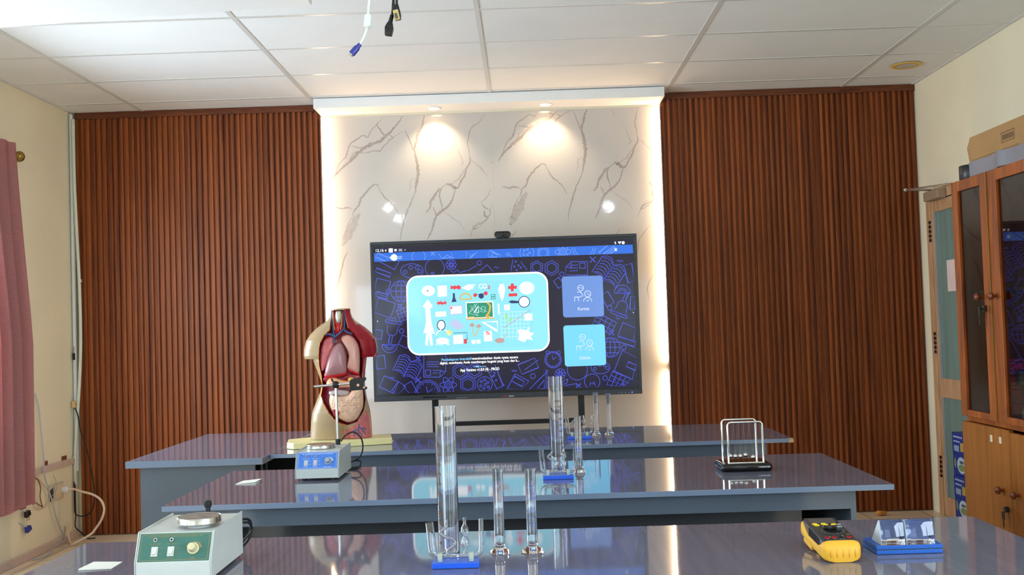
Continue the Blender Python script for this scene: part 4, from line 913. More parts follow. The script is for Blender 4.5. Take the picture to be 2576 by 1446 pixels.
# blue cartons stacked behind the cabinet
M_bluebox = mat('blue_carton', (32, 58, 142), 0.5, var=0.08); M_bp = mat('pale_carton_print', (190, 204, 228), 0.5); M_gp = mat('green_carton_print', (128, 152, 96), 0.5); M_yp = mat('ochre_carton_print', (186, 160, 84), 0.5)
for k in range(5):
    z0 = 0.001 + 0.125 * k; jit = (0.0, 0.012, -0.006, 0.010, -0.004)[k]
    nth = ('lowest', 'second from the bottom', 'middle', 'second from the top', 'topmost')[k]
    o = thing('blue_carton', (2.78, -1.1 + jit, z0), 'blue printed carton behind the cabinet, %s of its stack' % nth, 'box', 'blue cartons behind the cabinet')
    mb = MB(); mb.box(2.68 + jit * 0.5, 2.875, -1.30 + jit, -0.945 + jit, z0, z0 + 0.1235, 0.002); mb.build('carton', M_bluebox, o)
    X_ = 2.68 + jit * 0.5 - 0.0006; yb = -0.955 + jit; mb = MB()
    def q_(y0, y1, za, zc, mi): mb.mi = mi; mb.quad((X_, yb - y0, z0 + za), (X_, yb - y1, z0 + za), (X_, yb - y1, z0 + zc), (X_, yb - y0, z0 + zc))
    if k % 2 == 0:
        for j in range(7): q_(0.012 + 0.018 * j, 0.025 + 0.018 * j, 0.094 + 0.002 * (j % 2), 0.105, 0)
        for j in range(5): q_(0.012 + 0.018 * j, 0.026 + 0.018 * j, 0.068 + 0.002 * (j % 2), 0.078, 0)
        for j in range(9): q_(0.014 + 0.008 * j, 0.014 + 0.008 * j + 0.003 + 0.002 * (j % 3), 0.016, 0.05, 0)
        q_(0.105, 0.15, 0.02, 0.07, 2)
    else:
        mb.mi = 0; f = [(X_, yb - 0.11 + p[0], z0 + 0.062 + p[1]) for p in circ(0, 0, 0.062, 24, ry=0.048)]; mb.bm.faces.new([mb.bm.verts.new(p) for p in f]).material_index = 0
        mb.mi = 1; f = [(X_ - 0.0005, yb - 0.11 + p[0], z0 + 0.048 + p[1]) for p in circ(0, 0, 0.045, 18, ry=0.02)]; mb.bm.faces.new([mb.bm.verts.new(p) for p in f]).material_index = 1
        for j in range(4): q_(0.085 + 0.014 * j, 0.095 + 0.014 * j, 0.072, 0.088, 3)
        mb.mi = 1; f = [(X_, yb - 0.02 + p[0], z0 + 0.07 + p[1]) for p in circ(0, 0, 0.014, 14, ry=0.03)]; mb.bm.faces.new([mb.bm.verts.new(p) for p in f]).material_index = 1
    mb.build('print', [M_bp, M_gp, M_yp, M_bluebox], o, fix=False)
# ------------------------------------------------------------------ anatomical torso
M_skin = mat('model_skin', (170, 144, 110), 0.28, var=0.07, scale=6)
M_flesh = mat('model_muscle_red', (150, 22, 38), 0.25, var=0.22, scale=30, stretch=(1, 1, 0.3))
M_cav = mat('model_cavity_red', (128, 20, 38), 0.35, var=0.2, scale=22)
M_rim = mat('model_fat_rim', (206, 142, 66), 0.35, var=0.15, scale=40)
M_thigh = mat('model_cut_muscle', (200, 112, 112), 0.3, var=0.16, scale=45)
M_lung = mat('model_lung', (176, 128, 132), 0.28, var=0.12, scale=14)
M_lungp = mat('model_lung_pale', (216, 160, 146), 0.26, var=0.08, scale=14)
M_rib = mat('model_ribs', (206, 104, 108), 0.3, var=0.2, scale=24, stretch=(1, 1, 3))
M_stom = mat('model_stomach', (232, 166, 126), 0.28, var=0.08, scale=16)
M_gut = mat('model_intestine', (230, 186, 158), 0.3, var=0.12, scale=34, bump=0.5, bscale=55)
M_veinb = mat('model_vein_blue', (52, 96, 150), 0.25, var=0.1)
M_art = mat('model_artery_red', (196, 32, 40), 0.25, var=0.1)
M_nerve = mat('model_nerve_yellow', (222, 178, 84), 0.3, var=0.1)
M_cart = mat('model_cartilage', (206, 206, 190), 0.35, var=0.1, scale=50)
M_tbase = mat('pale_yellow_base', (232, 220, 158), 0.35, var=0.04)
TO = Vector((-0.722, -2.06, 0))
def tx(cx): return -0.727 + ((700 + cx / 2.89) - 855) * 0.00193     # crop column -> x in the place
def tz(cy): return 1.44 - ((740 + cy / 2.89) - 777) * 0.0019
def TP(cx, cy): return (tx(cx) - TO.x, tz(cy))
torso = thing('torso_model', (TO.x, TO.y, ZT), 'anatomical torso model with open chest and belly on a pale yellow base', 'anatomy model', rz=math.radians(10))
RINGS = [  # height, centre x, half width, front depth, back depth
 (0.812, -0.727, 0.149, 0.085, 0.095), (0.85, -0.727, 0.148, 0.092, 0.102), (0.90, -0.726, 0.145, 0.098, 0.108), (0.94, -0.725, 0.140, 0.100, 0.108), (0.99, -0.721, 0.124, 0.096, 0.098),
 (1.04, -0.714, 0.109, 0.090, 0.088), (1.08, -0.711, 0.104, 0.090, 0.085), (1.14, -0.719, 0.116, 0.096, 0.092), (1.185, -0.724, 0.128, 0.100, 0.098), (1.2005, -0.724, 0.131, 0.100, 0.098),
 (1.2012, -0.721, 0.172, 0.094, 0.094), (1.215, -0.721, 0.178, 0.098, 0.098), (1.25, -0.719, 0.178, 0.100, 0.098), (1.29, -0.717, 0.168, 0.096, 0.094), (1.32, -0.717, 0.147, 0.086, 0.086), (1.345, -0.718, 0.121, 0.074, 0.078),
 (1.365, -0.718, 0.094, 0.062, 0.068), (1.382, -0.716, 0.068, 0.054, 0.058), (1.40, -0.715, 0.054, 0.047, 0.052), (1.42, -0.715, 0.048, 0.044, 0.048), (1.441, -0.715, 0.047, 0.044, 0.047)]
CAV = [(408, 118), (392, 200), (385, 262), (345, 300), (312, 360), (302, 440), (304, 520), (318, 600), (322, 680), (310, 740), (330, 800), (362, 862), (420, 935), (490, 962), (560, 940), (612, 860), (628, 780), (618, 690), (606, 610), (612, 520), (615, 430), (596, 350), (560, 295), (515, 250), (500, 190), (494, 118)]
REDSH = [(490, 112), (545, 112), (545, 180), (580, 236), (640, 262), (735, 330), (735, 470), (640, 470), (634, 560), (618, 640), (600, 500), (590, 350), (520, 260)]
THIGH = [(628, 860), (655, 920), (668, 1062), (455, 1062), (470, 1010), (540, 965), (590, 905)]
def inside(p, poly):
    c = False; n_ = len(poly); j = n_ - 1
    for i in range(n_):
        if (poly[i][1] > p[1]) != (poly[j][1] > p[1]) and p[0] < (poly[j][0] - poly[i][0]) * (p[1] - poly[i][1]) / (poly[j][1] - poly[i][1]) + poly[i][0]: c = not c
        j = i
    return c
def pdist(p, poly):
    best = 9
    for i in range(len(poly)):
        a, c = Vector(poly[i]), Vector(poly[(i + 1) % len(poly)]); d = c - a; t = max(0, min(1, (Vector(p) - a).dot(d) / max(d.length_squared, 1e-12))); best = min(best, (Vector(p) - a - d * t).length)
    return best
CAVL = [TP(*q) for q in CAV]; REDL = [TP(*q) for q in REDSH]; THL = [TP(*q) for q in THIGH]
def ring_at(z):
    for A, B in zip(RINGS, RINGS[1:]):
        if A[0] <= z <= B[0]:
            t = (z - A[0]) / (B[0] - A[0]); return [A[k] + (B[k] - A[k]) * t for k in range(5)]
    return list(RINGS[-1] if z > 1 else RINGS[0])
zs = []
for A, B in zip(RINGS, RINGS[1:]):
    m_ = max(1, int(round((B[0] - A[0]) / 0.0036))); zs += [A[0] + (B[0] - A[0]) * k / m_ for k in range(m_)]
zs.append(RINGS[-1][0]); NT = 240
mb = MB(); rings = []
def front_y(x, z):
    _, cx, hw, fd, bd = ring_at(z); u_ = min(abs((x + TO.x - cx) / hw), 1); return -fd * (1 - u_ ** 2.4) ** (1 / 2.4)
for z in zs:
    _, cx, hw, fd, bd = ring_at(z); ring = []
    for k in range(NT):
        a = 2 * PI * k / NT; c, s = math.cos(a), math.sin(a); e = 2 / 2.4
        x = cx - TO.x + hw * math.copysign(abs(c) ** e, c); y = (bd if s > 0 else fd) * math.copysign(abs(s) ** e, s)
        # groove between the thighs, back of the waist
        if s < 0 and z < 0.90:
            g = math.exp(-((x - 0.012) / 0.022) ** 2) * min(1, (0.90 - z) / 0.05); y += 0.035 * g
        if s < 0 and inside((x, z), CAVL):
            d = pdist((x, z), CAVL); y += 0.048 * min(1, d / 0.010) ** 0.6
        ring.append(mb.bm.verts.new((x, y, z - ZT)))
    rings.append(ring)
for A, B in zip(rings, rings[1:]):
    for k in range(NT):
        q = (A[k], A[(k + 1) % NT], B[(k + 1) % NT], B[k]); f = mb.bm.faces.new(q)
        cx = sum(v.co.x for v in q) / 4; cy = sum(v.co.y for v in q) / 4; cz = sum(v.co.z for v in q) / 4 + ZT
        mi = 0
        if cy < 0.03 and inside((cx, cz), REDL): mi = 1
        if cy < 0.0:
            if inside((cx, cz), THL): mi = 4
            if inside((cx, cz), CAVL): mi = 2
            elif cx < 0.02 and cz < 1.36 and pdist((cx, cz), CAVL) < 0.0045: mi = 3
        if cx > 0.075 and cz > 1.2 and cz < 1.36 and cy < 0.06 and cx > 0.08: mi = 1
        f.material_index = mi
mb.bm.faces.new(rings[0][::-1]); f = mb.bm.faces.new(rings[-1]); f.material_index = 4
mb.build('body', [M_skin, M_flesh, M_cav, M_rim, M_thigh], torso, 50, local=True)
def pillow(mb, poly, y0, t, K=9, bump=0.0, N_=48):
    # an inflated organ over an outline given in crop points
    P_ = [TP(*q) for q in poly]; P_ = [(p.x, p.y) for p in smooth_path([(a, c, 0) for a, c in P_ + P_[:1]], 6)][:-1]
    cx = sum(p[0] for p in P_) / len(P_); cz = sum(p[1] for p in P_) / len(P_); prev = None; back = None
    for k in range(K + 1):
        s = math.cos(PI / 2 * k / K) ** 0.8 if k < K else 0.0; hgt = t * math.sin(PI / 2 * k / K) ** 0.8
        if k == K: c = mb.bm.verts.new((cx, y0 - t, cz - ZT)); ring = None
        else: ring = [mb.bm.verts.new((cx + (x - cx) * s, y0 - hgt - (bump * wrk(x, z, s, cx, cz) if k else 0), cz + (z - cz) * s - ZT)) for x, z in P_]
        if prev is not None:
            n_ = len(prev)
            for i in range(n_):
                f = mb.bm.faces.new((prev[i], prev[(i + 1) % n_], ring[(i + 1) % n_], ring[i]) if ring else (prev[i], prev[(i + 1) % n_], c)); f.material_index = mb.mi
        else: back = ring
        prev = ring
    f = mb.bm.faces.new(back[::-1]); f.material_index = mb.mi
def wrk(x, z, s, cx, cz):
    q = Vector((cx + (x - cx) * s, 0.0, cz + (z - cz) * s)); return min(1.0, 1.6 * (1 - s) + 0.25) * (abs(noise.noise(q * 85)) * -2.2 + noise.noise(q * 190) * 0.6 + 0.8)
def organ(name, poly, y0, t, m, **k):
    mb = MB(); pillow(mb, poly, y0, t, **k); return mb.build(name, m, torso, 60, local=True)
organ('rib_wall', [(402, 310), (345, 330), (316, 400), (308, 480), (318, 560), (345, 540), (370, 470), (400, 400), (418, 350)], -0.048, 0.026, M_rib)
organ('diaphragm', [(336, 600), (420, 624), (495, 600), (540, 585), (592, 600), (588, 630), (480, 650), (370, 650), (330, 630)], -0.046, 0.012, M_flesh)
organ('lung_rim', [(342, 560), (338, 608), (400, 616), (496, 596), (500, 560), (430, 580)], -0.052, 0.024, M_art)
organ('lung', [(440, 358), (400, 390), (368, 450), (350, 520), (342, 590), (380, 602), (440, 596), (494, 580), (500, 520), (498, 450), (480, 390), (462, 362)], -0.052, 0.046, M_lung)
organ('lung', [(475, 308), (462, 330), (478, 360), (498, 400), (512, 440), (512, 480), (500, 540), (516, 560), (550, 580), (584, 590), (594, 520), (596, 440), (588, 380), (560, 330), (520, 302)], -0.052, 0.040, M_lungp)
organ('lung_rim', [(500, 545), (505, 565), (550, 590), (585, 600), (588, 584), (550, 570)], -0.058, 0.018, M_art)
organ('stomach', [(352, 640), (372, 618), (410, 612), (470, 632), (520, 640), (560, 640), (580, 670), (560, 695), (500, 690), (440, 688), (370, 676), (350, 662)], -0.056, 0.038, M_stom)
organ('gall_bladder', [(502, 632), (512, 615), (530, 612), (546, 622), (556, 645), (540, 655), (515, 648)], -0.080, 0.018, M_nerve)
organ('colon', [(366, 712), (430, 702), (505, 712), (512, 738), (480, 752), (400, 740), (368, 735)], -0.062, 0.030, mat('model_colon_grey', (186, 170, 172), 0.3, var=0.15, scale=50), bump=0.002, K=14)
organ('intestines', [(375, 730), (440, 745), (500, 740), (540, 700), (590, 676), (608, 700), (612, 770), (608, 830), (590, 880), (560, 925), (510, 945), (460, 930), (410, 895), (378, 850), (366, 790)], -0.060, 0.056, M_gut, bump=0.0042, K=26)
organ('appendix_region', [(385, 850), (405, 838), (440, 842), (462, 856), (440, 878), (418, 900), (396, 890)], -0.092, 0.018, M_flesh, bump=0.001)
organ('neck_muscle', [(398, 124), (396, 200), (390, 262), (380, 290), (440, 306), (530, 292), (512, 240), (500, 190), (494, 124)], -0.006, 0.026, M_flesh)
organ('larynx', [(430, 122), (425, 160), (430, 195), (440, 216), (458, 210), (468, 180), (470, 140), (466, 122)], -0.020, 0.030, M_cart)
def tt(pts, r_, y): return [(TP(a, c)[0], (yy if (yy := (y[i] if isinstance(y, (list, tuple)) else y)) is not None else 0), TP(a, c)[1] - ZT) for i, (a, c) in enumerate(pts)]
def vessel(name, pts, r_, y, m):
    mb = MB(); mb.tube(smooth_path(tt(pts, r_, y), 6), r_, 8); return mb.build(name, m, torso, 60, local=True)
for pts, r_, y in (([(402, 122), (400, 180), (404, 240), (414, 300), (412, 360)], 0.0042, [-0.026, -0.028, -0.036, -0.062, -0.070]), ([(345, 296), (380, 292), (412, 308)], 0.0042, [-0.068, -0.070, -0.066]), ([(492, 122), (490, 190), (488, 250), (450, 290), (416, 316)], 0.0045, [-0.026, -0.028, -0.046, -0.064, -0.068]), ([(488, 268), (520, 288), (545, 292)], 0.0036, [-0.058, -0.068, -0.070])): vessel('vein', pts, r_, y, M_veinb)
for pts, r_ in (([(414, 122), (414, 190), (424, 260), (432, 300)], 0.0028), ([(480, 122), (476, 190), (468, 250), (446, 290)], 0.0028)): vessel('artery', pts, r_, [-0.030, -0.032, -0.045, -0.064], M_art)
for pts, r_ in (([(408, 130), (410, 200), (418, 262)], 0.0018), ([(472, 140), (470, 200), (460, 262)], 0.0018), ([(436, 300), (430, 330), (424, 352)], 0.0035)): vessel('nerve', pts, r_, [-0.033, -0.036, -0.058], M_nerve)
organ('trachea', [(428, 214), (424, 262), (432, 296), (452, 290), (462, 250), (462, 214)], -0.030, 0.020, M_art)
for pts in ([(575, 955), (572, 985), (568, 1030)], [(572, 985), (545, 1015), (532, 1045)], [(574, 975), (605, 1010), (622, 1040)], [(568, 1010), (590, 1035), (592, 1055)], [(556, 1000), (535, 1002), (525, 1018)], [(590, 995), (612, 990), (628, 1005)]):
    yv = [front_y(TP(a, c)[0], TP(a, c)[1]) - 0.0005 for a, c in pts]
    vessel('leg_vein', pts, 0.0022, yv, M_veinb)
mb = MB()
bp_ = [(-0.262, 0.06), (-0.262, -0.10), (-0.23, -0.145), (-0.10, -0.150), (0.235, -0.115), (0.238, 0.07), (0.10, 0.125), (-0.12, 0.125)]
mb.prism(bp_, 'z', 0.0008, 0.030, 0.003); mb.box(-0.268, 0.246, -0.02, 0.02, 0.0008, 0.006, 0.001)
mb.build('base', M_tbase, torso, local=True)

# ------------------------------------------------------------------ magnetic stirrers
M_case = mat('off_white_enamel', (206, 210, 206), 0.35, var=0.03)
M_case2 = mat('pale_grey_enamel', (184, 192, 190), 0.35, var=0.03)
M_plate = mat('worn_hot_plate', (150, 138, 128), 0.45, metal=0.5, var=0.25, scale=40)
M_plate2 = mat('brown_hot_plate', (152, 120, 102), 0.3, metal=0.5, var=0.2, scale=40)
M_rub = mat('black_rubber', (18, 18, 19), 0.5, var=0.1)
def stirrer(name, x, y, w_, d, hf, h, panel_c, ink_c, knob_c, m_case, m_plate, label, plate_r, plate_c, plate_z, title, tab=0.0):
    o = thing(name, (x, y, ZT), label, 'hot plate', 'magnetic stirrers on the tables')
    zf = 0.010; yt = 0.030
    def prof(e=0.0): return [(0.0, zf), (0.0, hf), (yt, h), (d, h), (d, zf)]
    mb = MB(); mb.prism(prof(), 'x', -w_ / 2 + 0.002, w_ / 2 - 0.002); mb.build('housing', m_case, o, local=True)
    for s in (-1, 1):
        mb = MB(); mb.prism([(-0.001, zf - 0.001), (-0.001, hf), (yt - 0.002, h + 0.003), (d + 0.001, h + 0.005), (d + 0.001, zf - 0.001)], 'x', s * w_ / 2 - 0.001, s * w_ / 2 + 0.001)
        mb.build('side_plate', m_case, o, local=True)
    for sx in (-1, 1):
        for yy in (0.03, d - 0.03):
            mb = MB(); mb.cyl((sx * (w_ / 2 - 0.025), yy, 0.0008), (sx * (w_ / 2 - 0.025), yy, zf), 0.010, seg=14); mb.build('rubber_foot', M_rub, o, 40, local=True)
    L_ = math.hypot(yt, h - hf); ux = (yt / L_, (h - hf) / L_); nx = (-(h - hf) / L_, yt / L_)
    def PP(a, c, e=0.0): return (a, ux[0] * c + nx[0] * e, hf + ux[1] * c + nx[1] * e)
    hw = w_ / 2 - 0.005
    mb = MB(); mb.hexa([PP(-hw, 0.002), PP(hw, 0.002), PP(hw, L_ - 0.002), PP(-hw, L_ - 0.002), PP(-hw, 0.002, 0.0008), PP(hw, 0.002, 0.0008), PP(hw, L_ - 0.002, 0.0008), PP(-hw, L_ - 0.002, 0.0008)]); pn = mb.build('control_panel', panel_c, o, local=True)
    mb = MB()
    stroke(mb, rrect(-hw + 0.004, 0.005, hw - 0.004, L_ - 0.005, 0.003, 3), 0.0009, lambda a, c: PP(a, c, 0.0011), True)
    tl = lambda ox, oc: (lambda a, c: PP(ox + a, oc + c, 0.0012))
    add_text(mb, title, 0.0058, tl(0.0, L_ * 0.86), 0.0, 'CENTER', 0, w_ * 0.72)
    for ox, word, sw in ((-w_ * 0.26, 'PILOT LAMP', 'POWER'), (-w_ * 0.045, 'HEAT LAMP', 'HEATER')):
        add_text(mb, word, 0.0045, tl(ox, L_ * 0.60), 0.0); add_text(mb, sw, 0.0045, tl(ox, L_ * 0.14), 0.0); add_text(mb, 'ON', 0.004, tl(ox + 0.0145, L_ * 0.46), 0.0); add_text(mb, 'OFF', 0.004, tl(ox + 0.0148, L_ * 0.27), 0.0)
    add_text(mb, 'SPEED ADJUST' if w_ < 0.168 else 'SPEED', 0.0045, tl(w_ * 0.25, L_ * 0.12), 0.0)
    fan = [(0.014 * math.cos(a) , 0.014 * math.sin(a)) for a in [PI * 0.5 - k * PI / 14 for k in range(8)]] + [(0.0125 * math.cos(a), 0.0125 * math.sin(a)) if 0 else ((0.020 - 0.006 * (1 - k / 7)) * math.cos(a), (0.020 - 0.006 * (1 - k / 7)) * math.sin(a)) for k, a in [(k, PI * 0.5 - k * PI / 14) for k in range(7, -1, -1)]]
    fill(mb, [(w_ * 0.25 + a, L_ * 0.46 + c) for a, c in fan], lambda a, c: PP(a, c, 0.0012))
    mb.build('panel_print', ink_c, pn, fix=False, local=True)
    for ox in (-w_ * 0.26, -w_ * 0.045):
        mb = MB(); c0, c1 = Vector(PP(ox, L_ * 0.74, 0.0008)), Vector(PP(ox, L_ * 0.74, 0.0045)); mb.tube([c0, c1], 0.0042, 14, hollow=0.0014); mb.build('lamp_ring', M_chrome, pn, 40, local=True)
        mb = MB(); mb.cyl(c0, Vector(PP(ox, L_ * 0.74, 0.0025)), 0.0028, seg=12); mb.build('lamp', M_black, pn, 40, local=True)
        mb = MB(); mb.hexa([PP(ox - 0.0075, L_ * 0.20), PP(ox + 0.0075, L_ * 0.20), PP(ox + 0.0075, L_ * 0.52), PP(ox - 0.0075, L_ * 0.52), PP(ox - 0.0075, L_ * 0.20, 0.002), PP(ox + 0.0075, L_ * 0.20, 0.002), PP(ox + 0.0075, L_ * 0.52, 0.002), PP(ox - 0.0075, L_ * 0.52, 0.002)], 0.0006)
        fr_ = mb.build('rocker_switch', knob_c[1], pn, local=True)
        mb = MB(); mb.hexa([PP(ox - 0.005, L_ * 0.26, 0.002), PP(ox + 0.005, L_ * 0.26, 0.002), PP(ox + 0.005, L_ * 0.48, 0.002), PP(ox - 0.005, L_ * 0.48, 0.002), PP(ox - 0.005, L_ * 0.26, 0.0052), PP(ox + 0.005, L_ * 0.26, 0.0052), PP(ox + 0.005, L_ * 0.48, 0.003), PP(ox - 0.005, L_ * 0.48, 0.003)], 0.0004); mb.build('rocker', knob_c[1], pn, local=True)
    k0 = lambda e: Vector(PP(w_ * 0.25, L_ * 0.44, e))
    mb = MB(); mb.tube([k0(0.0008), k0(0.0030), k0(0.0038), k0(0.0042), k0(0.016), k0(0.0195), k0(0.0212)], [0.0135, 0.0135, 0.0125, 0.0100, 0.0096, 0.0082, 0.0050], 24); mb.build('speed_knob', knob_c[0], pn, 40, local=True)
    c = Vector(plate_c) - Vector((x, y, ZT))
    mb = MB(); mb.cyl((c.x, c.y, h), (c.x, c.y, plate_z - 0.016), plate_r * 0.5); mb.build('neck', m_case, o, 40, local=True)
    mb = MB(); mb.lathe([(plate_r * 0.9, plate_z - 0.017), (plate_r * 0.97, plate_z - 0.016), (plate_r, plate_z - 0.013), (plate_r * 0.985, plate_z - 0.009), (plate_r * 0.99, plate_z - 0.002), (plate_r * 0.965, plate_z), (plate_r * 0.945, plate_z - 0.0012), (0.0, plate_z - 0.0012)], (c.x, c.y, 0), 48, cap=True); pl = mb.build('hot_plate', M_steel, o, 35, local=True)
    mb = MB(); mb.lathe([(plate_r * 0.94, plate_z - 0.0011), (plate_r * 0.93, plate_z - 0.0004), (0.0, plate_z - 0.0004)], (c.x, c.y, 0), 48, cap=False); mb.build('plate_face', m_plate, pl, 35, local=True)
    return o, h
M_pgreen = mat('green_panel', (62, 112, 100), 0.35, var=0.06, scale=20); M_pblue = mat('blue_panel', (66, 122, 214), 0.3, var=0.03)
M_inkg = mat('ochre_print', (158, 136, 92), 0.5); M_inkw = mat('white_print', (214, 226, 246), 0.5)
M_kcream = mat('cream_knob', (214, 204, 162), 0.2, var=0.04); M_swc = mat('white_switch', (212, 212, 206), 0.3); M_kgrey = mat('grey_knob', (156, 166, 176), 0.2, var=0.04); M_swg = mat('grey_switch', (190, 196, 202), 0.3)
SX = -0.616
s1, h1 = stirrer('magnetic_stirrer', SX, -4.872, 0.171, 0.262, 0.046, 0.107, M_pgreen, M_inkg, (M_kcream, M_swc), M_case, M_plate, 'off-white magnetic stirrer with a green control panel and worn round plate, on the nearest table', 0.0505, (-0.585, -4.775, 0), 0.131, 'HEALTH   MAGNETIC STIRRER WITH HOT PLATE   79-1')
mb = MB(); c = Vector((-0.609 - SX, 0.245, h1)); mb.cyl(c, c + Vector((0, 0, 0.020)), 0.006, seg=14); mb.lathe([(0.008, 0.020), (0.009, 0.022), (0.009, 0.034), (0.007, 0.036)], c, 18); mb.build('rod_socket_cap', M_rub, s1, 40, local=True)
mb = MB(); hw = 0.171 / 2
mb.tube(smooth_path([(hw - 0.008, 0.266, 0.088), (hw + 0.006, 0.285, 0.088), (hw + 0.012, 0.30, 0.075), (hw + 0.010, 0.30, 0.045), (hw + 0.004, 0.285, 0.030), (hw - 0.004, 0.266, 0.022)]), 0.0035, 8); mb.tube(smooth_path([(hw - 0.01, 0.266, 0.080), (hw + 0.010, 0.288, 0.078), (hw + 0.013, 0.30, 0.055), (hw - 0.002, 0.27, 0.034)]), 0.003, 8); mb.build('power_cord', M_rub, s1, 60, local=True)
mb = MB(); mb.box(-hw - 0.012, -hw - 0.001, 0.05, 0.062, 0.048, 0.056, 0.001); mb.build('side_clip', M_swc, s1, local=True)
SX2 = -0.600
s2, h2 = stirrer('magnetic_stirrer', SX2, -3.318, 0.160, 0.278, 0.043, 0.104, M_pblue, M_inkw, (M_kgrey, M_swg), M_case2, M_plate2, 'pale grey magnetic stirrer with a blue control panel and upright rod, on the middle table', 0.055, (-0.612, -3.165, 0), 0.120, '79-1 MAGNETIC STIRRER WITH HEATER')
rx, ry = -0.5665 - SX2, 0.262
mb = MB(); mb.cyl((rx, ry, h2), (rx, ry, h2 + 0.022), 0.010, seg=16); mb.build('rod_collar', M_rub, s2, 40, local=True)
mb = MB(); mb.cyl((rx, ry, h2 + 0.02), (rx - 0.002, ry, 0.352), 0.0052, seg=14); rod = mb.build('upright_rod', M_steel, s2, 40, local=True)
zc = 0.340
mb = MB(); mb.ball((rx - 0.002, ry - 0.002, zc), 0.016, (1, 0.8, 0.9)); mb.cyl((rx - 0.012, ry - 0.004, zc + 0.012), (rx - 0.018, ry - 0.004, zc + 0.024), 0.004, seg=10); mb.build('boss_head', M_rub, rod, 50, local=True)
mb = MB(); mb.cyl((rx - 0.088, ry - 0.006, zc - 0.005), (rx + 0.062, ry - 0.006, zc + 0.003), 0.0048, seg=12); mb.build('cross_rod', M_steel, rod, 40, local=True)
mb = MB()
pl = [(0.055, -0.026), (0.122, -0.022), (0.124, -0.012), (0.108, -0.010), (0.108, 0.004), (0.112, 0.006), (0.112, 0.012), (0.120, 0.014), (0.120, 0.026), (0.062, 0.020), (0.054, 0.012)]
mb.prism([(rx + a, zc + c_) for a, c_ in pl], 'y', ry - 0.014, ry - 0.006, 0.0015); mb.build('clamp_block', M_rub, rod, local=True)
mb = MB(); mb.cyl((rx + 0.088, ry - 0.016, zc - 0.004), (rx + 0.088, ry - 0.0135, zc - 0.004), 0.0055, seg=14); mb.cyl((rx + 0.112, ry - 0.016, zc - 0.014), (rx + 0.112, ry - 0.0135, zc - 0.014), 0.004, seg=12); mb.build('clamp_screw', M_stom, rod, 40, local=True)
hw = 0.08
mb = MB(); mb.tube(smooth_path([(rx + 0.012, ry, h2 + 0.012), (rx + 0.03, ry + 0.01, h2 + 0.034), (rx + 0.06, ry + 0.02, h2 + 0.045), (rx + 0.088, ry + 0.025, h2 + 0.02), (rx + 0.094, ry + 0.025, h2 - 0.02), (rx + 0.08, ry + 0.025, h2 - 0.055), (rx + 0.05, ry + 0.02, h2 - 0.072)]), 0.0032, 8); mb.build('probe_lead', M_rub, s2, 60, local=True)
mb = MB(); mb.tube(smooth_path([(hw - 0.006, 0.28, 0.028), (hw + 0.012, 0.30, 0.034), (hw + 0.035, 0.30, 0.030), (hw + 0.030, 0.28, 0.008), (hw + 0.005, 0.285, 0.004), (hw - 0.02, 0.30, 0.0045), (hw + 0.03, 0.34, 0.0045)]), 0.0034, 8); mb.build('power_cord', M_rub, s2, 60, local=True)

# ------------------------------------------------------------------ glassware
M_gl = mat('laboratory_glass', (250, 252, 255), 0.0, var=0, trans=1.0, ior=1.47)
M_mark = mat('brown_graduation', (112, 82, 62), 0.5); M_markb = mat('blue_graduation', (74, 116, 214), 0.5); M_mark2 = mat('amber_graduation', (190, 122, 70), 0.5)
def big_cylinder(x, y, r_, h, label, ang, chip=False):
    o = thing('measuring_cylinder', (x, y, ZT), label, 'measuring cylinder', 'glass measuring cylinders on the tables')
    t = 0.0014
    mb = MB(); mb.lathe([(0.0, 0.0008), (r_ * 0.92, 0.0008), (r_, 0.006), (r_, h * 0.985), (r_ * 1.02, h), (r_ * 1.0 - t * 0.6, h), (r_ - t, h * 0.985), (r_ - t, 0.016), (r_ * 0.8, 0.0085), (0.0, 0.008)], (0, 0, 0), 56, cap=False)
    if chip:
        for v in mb.bm.verts:
            a = math.atan2(v.co.y, v.co.x); d = abs((a + PI / 2 + 0.18 + PI) % (2 * PI) - PI)
            if v.co.z > h * 0.97 and d < 0.20: v.co.z -= 0.011 * (1 - d / 0.20)
    mb.build('glass_body', M_gl, o, 40, merge=1e-6, local=True)
    mb = MB()
    def W_(off): return lambda a, z: ((r_ + 0.0004) * math.cos(ang + off + a / r_), (r_ + 0.0004) * math.sin(ang + off + a / r_), z)
    top, bot = h * 0.68, h * 0.10
    for k in range(10): add_text(mb, str(500 - 50 * k), 0.0092, (lambda z: (lambda a, c: W_(0.36)(a, z + c)))(top - (top - bot) * k / 9 + 0.002), 0.0003)
    add_text(mb, '500ml', 0.0105, lambda a, c: W_(0.10)(a, h * 0.745 + c), 0.0002)
    for k in range(51):
        z = top - (top - bot) * k / 50; l_ = 0.008 if k % 5 == 0 else 0.0045
        fill(mb, [(-0.004, z), (-0.004 + l_, z), (-0.004 + l_, z + 0.0008), (-0.004, z + 0.0008)], W_(0))
    mb.build('graduation', M_mark, o, fix=False, local=True); return o
big_cylinder(-0.0115, -4.690, 0.0252, 0.360, 'tall wide glass cylinder with a chipped rim and brown numbers, on the nearest table', -PI / 2 - 1.15, True)
big_cylinder(0.294, -3.262, 0.0275, 0.354, 'tall wide glass cylinder with brown numbers, on the middle table', -PI / 2 + 0.15)
